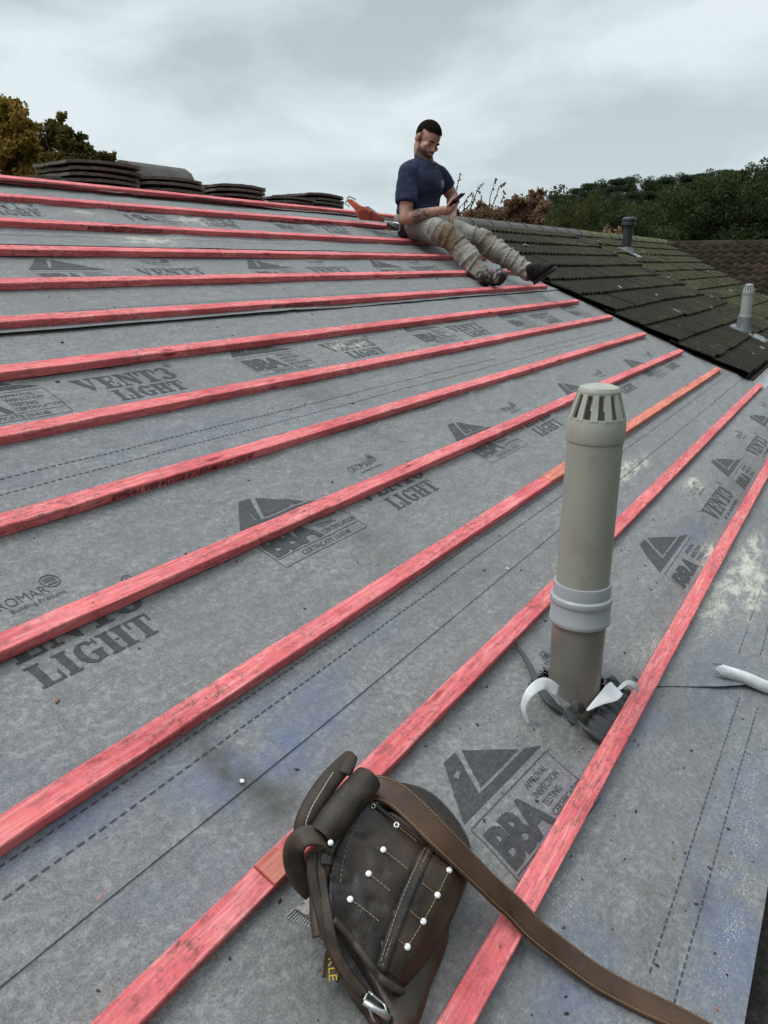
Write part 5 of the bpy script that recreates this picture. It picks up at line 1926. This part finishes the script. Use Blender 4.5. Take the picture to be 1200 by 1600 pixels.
# seam band with double stitching
bm = bmesh.new()
sp_ = [panel(.63 - .03 * math.sin(t * 3), .01 + .97 * t, .0022) for t in [i / 24 for i in range(25)]]
ribbon(bm, sp_, .020, .003, tocam)
build('seam_band', bm, M_LEA, front, smooth=True)
bm = bmesh.new()
def inv(px_, py_):
    s, t = .5, .5
    for _ in range(30):
        q = panel_px(s, t); e = .001
        qs = (panel_px(s + e, t) - q) / e; qt = (panel_px(s, t + e) - q) / e
        dx, dy = px_ - q.x, py_ - q.y
        det = qs.x * qt.y - qs.y * qt.x
        s += (dx * qt.y - dy * qt.x) / det; t += (qs.x * dy - qs.y * dx) / det
        s = min(max(s, -.05), 1.05); t = min(max(t, -.05), 1.05)
    return s, t
def stitch_line(f_, ln_, gap=.0058, dash=.0038, r=.00055):
    n = 200
    acc = 0; pts = [f_(i / n) for i in range(n + 1)]
    pos = 0; i = 0; tot = sum((pts[k + 1] - pts[k]).length for k in range(n))
    def at_len(L):
        a = 0
        for k in range(n):
            l_ = (pts[k + 1] - pts[k]).length
            if a + l_ >= L: return pts[k].lerp(pts[k + 1], (L - a) / max(l_, 1e-9))
            a += l_
        return pts[-1]
    L = 0
    while L + dash < tot:
        capsule(bm, at_len(L), r, at_len(L + dash), r, 5)
        L += gap
for off in (-.016, .016):
    stitch_line(lambda t, off=off: panel(.63 - .03 * math.sin(t * 3) + off, .03 + .90 * t, .0048), 1)
RIV = [((630, 440), (740, 528), 0), ((565, 562), (690, 660), 1), ((493, 680), (612, 775), 1), ((402, 806), (545, 915), 1), ((890, 662), (745, 560), 2), ((832, 785), (740, 712), 1), ((762, 915), (655, 826), 1), ((684, 1040), (590, 960), 1)]
for (r0, r1, kd) in RIV:
    a_, b_ = inv(*r0), inv(*r1)
    if kd != 2:
        stitch_line(lambda t, a_=a_, b_=b_: panel(a_[0] + (b_[0] - a_[0]) * t, a_[1] + (b_[1] - a_[1]) * t, .003), 1)
col_r = [inv(*q) for q in ((890, 662), (832, 785), (762, 915), (684, 1040))]
for a_, b_ in zip(col_r, col_r[1:]):
    stitch_line(lambda t, a_=a_, b_=b_: panel(a_[0] + (b_[0] - a_[0]) * t, a_[1] + (b_[1] - a_[1]) * t, .003), 1)
stitch_line(lambda t: panel(.07 + .02 * t, .05 + .62 * t, .002), 1, .0062, .003, .0005)
build('stitching', bm, M_THREAD, front)
def rivet(pos, nrm, r=.0048, mat=M_RIVET, parent=None, eyelet=False):
    bm = bmesh.new()
    if eyelet:
        lathe(bm, pos, [(r * .45, 0), (r * .5, .0012), (r * .8, .0018), (r, .0008), (r * 1.02, -.001)], 20, nrm, caps=False)
    else:
        lathe(bm, pos, [(r * 1.03, -.001), (r, .0008), (r * .88, .0014), (r * .5, .0018), (.0003, .0019)], 20, nrm)
    return build('rivet', bm, mat, parent or front, smooth=True)
for (r0, r1, kd) in RIV:
    s, t = inv(*r0)
    rivet(panel(s, t, .0022), (tocam + NVEC).normalized(), .0041 if kd else .0042, M_RIVET, front, kd == 0)
# the rolled hammer tube
ta, tb = B(492, 208, .150), B(248, 505, .128)
bm = bmesh.new()
axd = (tb - ta).normalized()
n_, s_ = frame(axd, tocam)
rings = []
for i in range(15):
    t = i / 14
    c = ta.lerp(tb, t)
    ring = []
    rr = .0195 + .003 * math.sin(math.pi * min(t * 1.1, 1)) - .001 * t
    for j in range(28):
        a_ = 2 * math.pi * j / 28
        k_ = 1 + .07 * N2(math.cos(a_) * 2, math.sin(a_) * 2, t * 3)
        ring.append(c + (n_ * math.cos(a_) + s_ * math.sin(a_) * .92) * rr * k_)
    rings.append(ring)
inner = [[rings[0][j].lerp(ta, .16) for j in range(28)], [rings[3][j].lerp(ta.lerp(tb, 3 / 14), .16) for j in range(28)]]
inner2 = [[rings[14][j].lerp(tb, .16) for j in range(28)], [rings[11][j].lerp(ta.lerp(tb, 11 / 14), .16) for j in range(28)]]
loop(bm, [inner[1], inner[0]] + rings + [inner2[0], inner2[1]], True, True)
tub = build('hammer_tube', bm, M_LEA, bag, angle=60)
for q in ((430, 325), (365, 423), (305, 527)):
    rivet(B(q[0], q[1], .142), (tocam + NVEC * .2).normalized(), .0036, M_RIVET, tub)
rivet(panel(*inv(515, 347), .002), tocam, .0036, M_ZINC, front, True)
# riveted flange of the tube on the panel
bm = bmesh.new()
ribbon(bm, smooth_path([B(468, 288, .134), B(425, 350, .138), B(360, 440, .136), B(295, 560, .124), B(285, 640, .115)], 6), .016, .0035, tocam)
build('tube_flange', bm, M_LEA, tub, smooth=True)
# stitched flap behind the tube
bm = bmesh.new()
fp = smooth_path([B(405, 98, .132), B(352, 160, .138), B(285, 240, .135), B(218, 340, .128), B(172, 430, .118), B(150, 520, .100)], 8)
ribbon(bm, fp, .026, .004, tocam + NVEC * .2, .005, [.5 + .6 * math.sin(math.pi * min(1, (i + 4) / (len(fp) + 3))) ** .6 for i in range(len(fp))])
fl = build('stitched_flap', bm, M_LEAB, bag, smooth=True)
bm = bmesh.new()
fp2 = smooth_path([B(318, 180, .1445), B(262, 268, .1425), B(214, 350, .1370), B(186, 420, .130), B(180, 478, .122)], 12)
def path_fn(pp):
    return lambda t: pp[min(int(t * (len(pp) - 1)), len(pp) - 2)].lerp(pp[min(int(t * (len(pp) - 1)) + 1, len(pp) - 1)], t * (len(pp) - 1) - min(int(t * (len(pp) - 1)), len(pp) - 2))
stitch_line(path_fn(fp2), 1, .0052, .0034, .0007)
build('stitching', bm, Mat('pale_thread', (.42, .38, .32), .8), fl)
bm = bmesh.new()
tp_ = smooth_path([B(372, 190, .142), B(392, 140, .146), B(404, 105, .143)], 6)
ribbon(bm, tp_, .020, .005, tocam, .004)
build('flap_tip', bm, M_LEAB, bag, smooth=True)
# collar loop at the lower end of the tube
bm = bmesh.new()
lp = smooth_path([B(296, 615, .105), B(298, 560, .118), B(268, 510, .132), B(215, 490, .138), B(160, 505, .134), B(124, 560, .115), B(128, 640, .085), B(165, 715, .062), B(215, 765, .045)], 8)
ups = []
for i in range(len(lp)):
    t = i / (len(lp) - 1)
    ups.append((tocam * (.55 + .3 * t) + NVEC * .3 - axd * .9 * (1 - t) + Vector((-.25, 0, 0)) * t).normalized())
ribbon(bm, lp, .027, .0055, ups)
build('collar_loop', bm, M_EDGE, bag, smooth=True)
# hanging straps from the loop to the buckle
for nm, pts, wd, mt, up in (('strap', [(262, 560, .118), (258, 650, .106), (268, 760, .094), (288, 870, .086), (305, 975, .076), (345, 1100, .058), (408, 1200, .044), (470, 1275, .034)], .013, M_EDGE, tocam + Vector((-.8, 0, 0))),
                            ('strap', [(222, 570, .112), (215, 680, .098), (238, 800, .086), (270, 920, .076), (318, 1060, .060), (372, 1170, .040), (440, 1290, .028), (500, 1370, .02), (530, 1430, .014)], .014, M_LEAB, tocam + Vector((-.3, 0, 0))),
                            ('belt_end', [(252, 700, .06), (248, 800, .055), (252, 900, .05), (264, 985, .045)], .026, M_LEAB, tocam + Vector((-.5, 0, 0))),
                            ('belt_end', [(262, 720, .066), (262, 820, .06), (270, 920, .055), (286, 995, .05)], .016, M_LEA, tocam + Vector((-.4, 0, 0)))):
    bm = bmesh.new()
    ribbon(bm, smooth_path([B(*q) for q in pts], 7), wd, .0045, up.normalized())
    build(nm, bm, mt, bag, smooth=True)
# maker tag with yellow letters
bm = bmesh.new()
tq = [B(275, 1060, .046), B(322, 1045, .050), B(350, 1190, .040), B(268, 1195, .034)]
ex = (tq[1] - tq[0]) / 2; 
vs = [bm.verts.new(q) for q in tq] + [bm.verts.new(q - tocam * .003) for q in tq]
for f in ((0, 1, 2, 3), (7, 6, 5, 4), (0, 4, 5, 1), (1, 5, 6, 2), (2, 6, 7, 3), (3, 7, 4, 0)):
    bm.faces.new([vs[i] for i in f])
bmesh.ops.recalc_face_normals(bm, faces=bm.faces)
tg = build('tag', bm, M_LEAB, bag)
vsx, fsx = text_mesh('KLE', .0105, .004, .026)
bm = bmesh.new()
o0 = tq[0].lerp(tq[1], .86); dn = (tq[2].lerp(tq[3], .35) - o0)
o0 = o0 + dn * .34 + tocam * .0012
tx = dn.normalized(); ty = (tq[1] - tq[0]).normalized(); ty = (ty - tx * ty.dot(tx)).normalized()
q_ = [bm.verts.new(o0 + tx * x * .9 + ty * (y - .006)) for x, y in vsx]
for f in fsx:
    try: bm.faces.new([q_[i] for i in f])
    except ValueError: pass
build('tag_lettering', bm, Mat('yellow_thread', (.52, .36, .03), .7), tg)
bm = bmesh.new()
tube(bm, smooth_path([B(262, 1022, .052), B(312, 1032, .056), B(280, 1060, .052), B(270, 1110, .046), B(266, 1190, .036)], 6), .0016, 6)
build('tag_cord', bm, M_EDGE, tg, smooth=True)
# buckle
bm = bmesh.new()
tube(bm, [B(468, 1308, .036), B(535, 1352, .034), B(596, 1392, .032)], .0042, 12)
tube(bm, smooth_path([B(470, 1305, .036), B(490, 1262, .038), B(505, 1270, .038)], 5), .0016, 8)
tube(bm, smooth_path([B(502, 1268, .038), B(560, 1318, .036), B(572, 1330, .036), B(580, 1362, .034), B(594, 1390, .032)], 5), .0016, 8)
build('buckle', bm, M_STEEL, bag, smooth=True)
bm = bmesh.new()
tube(bm, smooth_path([B(500, 1345, .030), B(515, 1395, .02), B(540, 1425, .012)], 5), .0022, 8)
build('buckle_prong', bm, M_STEEL, bag, smooth=True)
# the long belt
bpx = [(500, 262, .125), (560, 262, .135), (640, 300, .138), (740, 390, .136), (840, 490, .130), (940, 590, .115), (1040, 690, .090), (1120, 770, .066), (1210, 850, .047)]
pts = [B(*q) for q in bpx] + [P(838, 1455, .034), P(880, 1488, .018), P(930, 1525, .012), P(985, 1556, .009), P(1040, 1582, .008), P(1098, 1612, .008), P(1150, 1640, .008)]
bp = smooth_path(pts, 8)
bm = bmesh.new()
nb = len(bp)
bups = []
for i in range(nb):
    t = i / (nb - 1)
    bups.append((NVEC * (.5 + .5 * t) + tocam * .6 * (1 - t) + SVEC * .15 * math.sin(t * 9)).normalized())
ribbon(bm, bp, .0385, .0046, bups, .0004)
belt = build('belt', bm, M_BELT, bag, smooth=True)
bm = bmesh.new()
for side in (-1, 1):
    ep = []
    for i, q in enumerate(bp):
        d = (bp[min(i + 1, nb - 1)] - bp[max(i - 1, 0)]).normalized()
        s = d.cross(bups[i]).normalized(); up_ = s.cross(d).normalized()
        ep.append(q + s * side * .0162 + up_ * .0026)
    bm = bmesh.new()
    stitch_line(path_fn(ep), 1, .0050, .0033, .0005)
    build('stitching', bm, M_THREAD, belt)
# inner strap glimpsed in the mouth
bm = bmesh.new()
ribbon(bm, smooth_path([B(545, 330, .10), B(620, 330, .112), B(700, 380, .112), B(790, 470, .108)], 6), .028, .005, NVEC + tocam, .004)
build('inner_strap', bm, M_LEAB, bag, smooth=True)

# ------------------------------------------------------------------ strip of collated nails under the bag
ns = empty('nail_strip', B(150, 870, .008), 'strip of collated nails with a paper label poking out from under the leather bag', 'nail strip')
bm = bmesh.new()
e0, e1 = (205, 800), (320, 985)
nrm = (-.80, .62)
for i in range(10):
    t = i / 9
    hx, hy = 208 + 75 * t, 798 + 128 * t
    hx, hy = 200 + 40 * t, 815 + 125 * t
    ax_, ay_ = 215 + 30 * t, 790 + 145 * t
    a_ = B(190 + 40 * t, 800 + 100 * t, .010); b_ = B(85 + 125 * t, 893 + 48 * t, .009)
    capsule(bm, a_, .0010, b_, .0009, 8)
build('nails', bm, M_STEEL, ns, smooth=True)
bm = bmesh.new()
lq = [B(130, 850, .0125), B(205, 785, .0135), B(262, 905, .0135), B(215, 905, .0125)]
bm.faces.new([bm.verts.new(q) for q in reversed(lq)])
for q in list(bm.verts): pass
M_LABEL = Mat('paper_label', (.42, .40, .38), .7)
M_LABEL.color(M_LABEL.ramp(M_LABEL.noise(M_LABEL.co(), 120, 3, .6), [(.42, (.14, .10, .11)), (.5, (.36, .34, .33)), (.7, (.48, .47, .45))]))
build('paper_label', bm, M_LABEL, ns)

# ------------------------------------------------------------------ trees
def leaf_mat(name, stops, rough=.7):
    M = Mat(name, rough=rough, spec=.25)
    r = M.n('ShaderNodeNewGeometry').outputs['Random Per Island']
    c = M.ramp(r, stops)
    big = M.noise(M.co(), 1.1, 3)
    oi = M.n('ShaderNodeObjectInfo')
    c = M.mix(M.math('MULTIPLY', oi.outputs['Random'], .55), c, tuple(q * .55 for q in stops[0][1]))
    c = M.mix(M.ramp(big, [(.4, 0.), (.62, .8)]), c, M.ramp(r, [(0, stops[-1][1]), (1, stops[0][1])]))
    M.color(c)
    tr = M.n('ShaderNodeBsdfTranslucent'); M.l(c, tr.inputs['Color'])
    mx = M.n('ShaderNodeMixShader'); mx.inputs[0].default_value = .38
    o = M.nt.nodes['Material Output']
    M.l(M.b.outputs[0], mx.inputs[1]); M.l(tr.outputs[0], mx.inputs[2]); M.l(mx.outputs[0], o.inputs['Surface'])
    return M
M_BARK = Mat('bark', (.055, .045, .036), .9)
M_BARK.color(M_BARK.ramp(M_BARK.noise(M_BARK.mapping(M_BARK.co(), (6, 6, 1.5)), 2, 5), [(.3, (.03, .024, .02)), (.7, (.085, .07, .055))]))
LM = dict(
    pine=leaf_mat('pine_needles', [(0, (.026, .046, .025)), (.6, (.050, .078, .038)), (1, (.080, .108, .054))]),
    oak=leaf_mat('dark_oak_leaves', [(0, (.024, .042, .014)), (.6, (.050, .072, .021)), (1, (.095, .108, .033))]),
    olive=leaf_mat('yellowing_leaves', [(0, (.04, .045, .012)), (.6, (.075, .072, .020)), (1, (.12, .095, .028))]),
    autumn=leaf_mat('autumn_leaves', [(0, (.08, .085, .022)), (.35, (.21, .155, .03)), (.7, (.42, .23, .036)), (1, (.58, .33, .055))]),
    autumn2=leaf_mat('turning_leaves', [(0, (.05, .065, .02)), (.5, (.125, .125, .032)), (.8, (.26, .18, .04)), (1, (.42, .25, .05))]),
    brown=leaf_mat('russet_leaves', [(0, (.09, .08, .03)), (.15, (.17, .085, .045)), (.5, (.33, .17, .095)), (1, (.48, .29, .18))]))

def leaf(bm, c, d, up, ln, wd):
    s = d.cross(up)
    if s.length < 1e-4: s = Vector((1, 0, 0))
    s.normalize()
    q = [c, c + d * ln * .45 + s * wd, c + d * ln, c + d * ln * .45 - s * wd]
    bm.faces.new([bm.verts.new(p) for p in q])

def rvec(r):
    while True:
        v = Vector((r.uniform(-1, 1), r.uniform(-1, 1), r.uniform(-1, 1)))
        if .05 < v.length < 1: return v.normalized()

def tree_meshes(seed, hgt, rx, rz, n_clump, n_leaf, leaf_l, kind):
    """trunk and crown around the origin (base of the trunk)"""
    r = random.Random(seed)
    zc = hgt - rz
    clumps = []
    tries = 0
    while len(clumps) < n_clump and tries < 9000:
        tries += 1
        d = rvec(r)
        k = r.uniform(.35, 1.0) ** .6
        if kind == 'pine':
            lay = r.choice((-.55, -.2, .15, .5, .8))
            d = Vector((d.x, d.y, 0)).normalized() * r.uniform(.25, 1) * (1.05 - max(0, lay) * .75)
            c = Vector((d.x * rx, d.y * rx, zc + lay * rz + r.uniform(-.05, .05) * rz))
            cr = rx * r.uniform(.22, .36); fl = .5
        else:
            bump = 1 + .28 * N2(d.x * 2.2 + seed, d.y * 2.2, d.z * 2.2)
            c = Vector((d.x * rx * k * bump, d.y * rx * k * bump, zc + d.z * rz * k * bump))
            cr = rx * r.uniform(.15, .30); fl = .8
        clumps.append((c, cr, fl))
    bmt = bmesh.new()
    top = Vector((r.uniform(-.1, .1) * rx, r.uniform(-.1, .1) * rx, hgt - rz * .5))
    tr = smooth_path([Vector((0, 0, -.3)), Vector((.04 * rx, 0, zc * .5)), Vector((0, .05 * rx, zc)), top], 5)
    tube(bmt, tr, hgt * .024, 9, True, hgt * .006)
    for c, cr, fl in clumps[:26]:
        st = tr[min(len(tr) - 2, max(3, int(len(tr) * (.35 + .5 * r.random()))))]
        mid = st.lerp(c, .5) + Vector((0, 0, -.06 * rx))
        tube(bmt, smooth_path([st, mid, c], 4), hgt * .0075, 6, True, hgt * .0016)
    bmc = bmesh.new()
    per = n_leaf // len(clumps)
    for c, cr, fl in clumps:
        for _ in range(per):
            d = rvec(r)
            rr = cr * r.random() ** .38
            pos = c + Vector((d.x * rr, d.y * rr, d.z * rr * fl))
            ld = (d + rvec(r) * .8 + Vector((0, 0, -.25))).normalized()
            L = leaf_l * r.uniform(.6, 1.25)
            leaf(bmc, pos, ld, rvec(r), L, L * (.34 if kind != 'pine' else .2))
    mt = bpy.data.meshes.new('trunk'); bmt.normal_update(); bmt.to_mesh(mt); bmt.free()
    mc = bpy.data.meshes.new('crown'); bmc.normal_update(); bmc.to_mesh(mc); bmc.free()
    for p_ in mt.polygons: p_.use_smooth = True
    return mt, mc

def place_tree(proto, name, loc, sxy, sz, rot, label, cat='tree', group=None):
    mt, mc = proto
    t = empty(name, loc, label, cat, group)
    t.rotation_euler = (0, 0, rot)
    t.scale = (sxy, sxy, sz)
    for nm, me in (('trunk', mt), ('crown', mc)):
        o = bpy.data.objects.new(nm, me); col.objects.link(o); o.parent = t
    return t

def with_mats(pr, leafm):
    pr[0].materials.append(M_BARK.m); pr[1].materials.append(leafm.m)
    return pr
OAK = [with_mats(tree_meshes(s, 12, 4.4, 5.0, 70, 17000, .27, 'oak'), LM['oak']) for s in (1, 2, 3)]
PINE = [with_mats(tree_meshes(s, 14, 3.4, 5.2, 44, 15000, .32, 'pine'), LM['pine']) for s in (5, 6, 7)]
OLIVE = [with_mats(tree_meshes(9, 8, 2.6, 3.4, 50, 9000, .2, 'oak'), LM['olive'])]
rnd = random.Random(21)
def tree_at(proto, h0, px, ytop, dist, name, label, wide=1.0, group=None, cat='tree'):
    top = PD(px, ytop, dist)
    gz = terrain_h(top.x, top.y)
    hh = max(top.z - gz, 2.0)
    s = hh / h0
    return place_tree(proto, name, Vector((top.x, top.y, gz)), max(s, .55) * wide, s, rnd.uniform(0, 6.28), label, cat, group)
# wooded hill, far to near: (photo x, photo y of the top, distance, kind)
HILL = [(868, 302, 120, 'p'), (886, 306, 115, 'o'), (905, 292, 125, 'p'), (925, 284, 120, 'p'), (946, 282, 128, 'o'), (965, 276, 118, 'p'), (984, 274, 125, 'p'), (1003, 276, 120, 'o'), (1022, 279, 126, 'p'), (1040, 274, 120, 'p'), (1060, 272, 124, 'o'),
        (1078, 270, 118, 'p'), (1098, 268, 122, 'p'), (1118, 266, 118, 'o'), (1138, 262, 122, 'p'), (1158, 264, 118, 'p'), (1180, 262, 122, 'o'), (1200, 262, 118, 'p'), (1225, 258, 120, 'o'), (1250, 258, 120, 'p'),
        (855, 314, 100, 'o'), (880, 318, 96, 'p'), (910, 306, 98, 'p'), (938, 300, 96, 'o'), (965, 298, 98, 'p'), (992, 296, 94, 'p'), (1020, 296, 96, 'p'), (1048, 300, 92, 'p')]
for px, yt, ds, kd in HILL:
    pr = rnd.choice(PINE if kd == 'p' else OAK)
    tree_at(pr, 14 if kd == 'p' else 12, px, yt, ds, 'pine_tree' if kd == 'p' else 'broadleaf_tree',
            'dark pine with layered branches among the far trees on the wooded hill' if kd == 'p' else 'dark round-crowned broadleaf tree among the far trees on the wooded hill', 1.0, 'far trees on the wooded hill')
NEAR = [(1045, 300, 60, 0), (1085, 288, 58, 1), (1120, 278, 62, 2), (1150, 268, 56, 0), (1190, 262, 58, 1), (1230, 258, 60, 2)]
for i, (px, yt, ds, k_) in enumerate(NEAR):
    tree_at(OAK[k_], 12, px, yt, ds, 'oak_tree', 'large dark green oak standing in front of the wooded hill, above the brown pantiled roof', 1.15, 'large oaks before the hill')
tree_at(OAK[1], 12, 862, 303, 55, 'oak_tree', 'dark green bushy tree directly right of the russet shrub', 1.0)
tree_at(OAK[0], 12, 882, 318, 50, 'oak_tree', 'low dark green tree between the russet shrub and the yellowing tree', 1.0)
tree_at(OLIVE[0], 8, 907, 312, 48, 'yellowing_tree', 'small yellow-green tree in front of the dark wood, left of the black vent pipe', .75)
tree_at(OAK[2], 12, 950, 322, 52, 'oak_tree', 'dark tree directly behind the mossy ridge, left of the black vent pipe', 1.1)
tree_at(OAK[0], 12, 1000, 318, 54, 'oak_tree', 'dark tree directly behind the mossy ridge, right of the black vent pipe', 1.1)
tree_at(OLIVE[0], 8, 880, 348, 30, 'garden_shrub', 'low yellow-green shrub just behind the mossy ridge', .8, None, 'shrub')
BRN = with_mats(tree_meshes(13, 5, 1.6, 1.5, 40, 3500, .22, 'oak'), LM['brown'])
tree_at(BRN, 5, 960, 354, 32, 'garden_shrub', 'small russet shrub poking above the mossy ridge below the dark trees', .45, None, 'shrub')

# autumn trees on the left, behind the ridge
def crown_tree(name, pxc, dist, blobs, n, leaf_l, leafm, label, seed, twigs=()):
    """crown clumps at photo points (x, y, radius in photo pixels, depth offset)"""
    r = random.Random(seed)
    base = PD(pxc[0], pxc[1], dist)
    gz = terrain_h(base.x, base.y)
    org_ = Vector((base.x, base.y, gz))
    t = empty(name, org_, label, 'tree')
    bmc = bmesh.new(); bmt = bmesh.new()
    tr = smooth_path([Vector((base.x, base.y, gz - .2)), Vector((base.x + .1, base.y, gz + (base.z - gz) * .55)), base], 6)
    tube(bmt, tr, .17, 10, True, .06)
    tot = sum(b[2] ** 2 for b in blobs)
    for (x, y, rp_, dz) in blobs:
        dd = dist + dz
        c = PD(x, y, dd)
        cr = rp_ / 1200 * dd
        st = tr[r.randint(len(tr) // 2, len(tr) - 1)]
        tube(bmt, smooth_path([st, st.lerp(c, .5) + Vector((0, 0, -.1)), c], 5), .035, 6, True, .006)
        subs = max(5, int(rp_ / 3.2))
        for _ in range(subs):
            d = rvec(r)
            sc_ = c + d * cr * r.random() ** .45
            scr = cr * r.uniform(.28, .60)
            tube(bmt, [c, c.lerp(sc_, .5), sc_], .010, 4, True, .003)
            k_ = int(n * (rp_ ** 2 / tot) / subs)
            for _ in range(k_):
                d2 = rvec(r)
                pos = sc_ + d2 * scr * r.random() ** .55
                L = leaf_l * r.uniform(.6, 1.2)
                leaf(bmc, pos, (d2 * .25 + rvec(r) + Vector((0, 0, -.35))).normalized(), rvec(r), L, L * .36)
    for pts in twigs:
        pp = smooth_path([PD(x, y, dist + dz) for x, y, dz in pts], 6)
        tube(bmt, pp, .010, 5, True, .003)
        for i in range(2, len(pp)):
            for _ in range(r.choice((0, 1, 2, 2))):
                L = leaf_l * r.uniform(.75, 1.3)
                hang = (rvec(r) * .6 + Vector((0, 0, -.9))).normalized()
                leaf(bmc, pp[i], hang, rvec(r), L, L * .36)
    build('trunk', bmt, M_BARK, t, smooth=True)
    build('crown', bmc, leafm, t)
    return t
crown_tree('autumn_tree', (-10, 290), 17, [(12, 190, 34, 0), (-20, 215, 55, .5), (30, 205, 26, -.3), (5, 235, 40, 0), (38, 182, 12, 0), (48, 190, 9, 0), (20, 262, 30, 0), (45, 255, 22, .4), (35, 228, 20, 0), (-30, 170, 30, 0), (10, 168, 10, 0), (25, 166, 9, 0), (47, 198, 8, 0)],
           22000, .095, LM['autumn'], 'orange and green autumn tree at the left edge of the photo', 31)
crown_tree('autumn_tree', (105, 300), 19, [(90, 205, 14, 0), (98, 184, 8, 0), (84, 196, 9, 0), (88, 222, 24, 0), (112, 225, 18, 0), (72, 232, 22, .3), (58, 245, 22, 0), (100, 245, 26, 0), (125, 240, 14, 0), (64, 198, 6, 0), (128, 214, 7, 0), (122, 212, 5, 0), (132, 226, 6, 0), (143, 238, 9, 0), (158, 243, 9, 0), (170, 246, 9, 0), (150, 250, 10, 0), (107, 204, 6, 0), (176, 243, 5, 0), (70, 262, 26, 0), (120, 262, 24, 0), (30, 250, 20, .3)],
           18000, .095, LM['autumn2'], 'green and brown autumn tree behind the tallest stack of roof tiles', 32)
crown_tree('russet_tree', (775, 372), 13, [(750, 345, 26, 0), (780, 338, 24, 0), (810, 335, 22, 0), (838, 328, 22, 0), (725, 345, 18, 0), (765, 350, 26, .3), (800, 350, 26, .3), (830, 345, 24, .3), (850, 318, 12, 0), (822, 315, 10, 0), (758, 322, 14, 0), (790, 322, 10, 0), (708, 338, 12, 0), (845, 300, 5, 0), (833, 302, 5, 0)],
           30000, .050, LM['brown'], 'russet-leaved small tree directly behind the sitting man, with bare twigs on top', 33,
           twigs=[[(708, 330, 0), (712, 300, 0), (716, 285, 0), (720, 270, 0)], [(705, 318, 0), (700, 300, 0), (706, 287, 0)], [(735, 325, 0), (742, 308, 0), (748, 292, 0), (757, 285, 0)], [(745, 325, 0), (752, 310, 0), (750, 298, 0)], [(770, 320, 0), (776, 305, 0), (780, 292, 0), (790, 284, 0)], [(765, 325, 0), (766, 308, 0), (772, 288, 0), (774, 278, 0)],
                  [(782, 318, 0), (788, 302, 0), (786, 296, 0)], [(724, 330, 0), (728, 312, 0), (738, 300, 0)], [(700, 345, 0), (722, 330, 0), (735, 318, 0), (740, 302, 0)], [(835, 318, 0), (842, 304, 0), (846, 294, 0)], [(845, 318, 0), (851, 305, 0), (854, 296, 0)], [(800, 325, 0), (803, 312, 0), (804, 302, 0)], [(712, 345, 0), (718, 325, 0), (730, 312, 0)]])
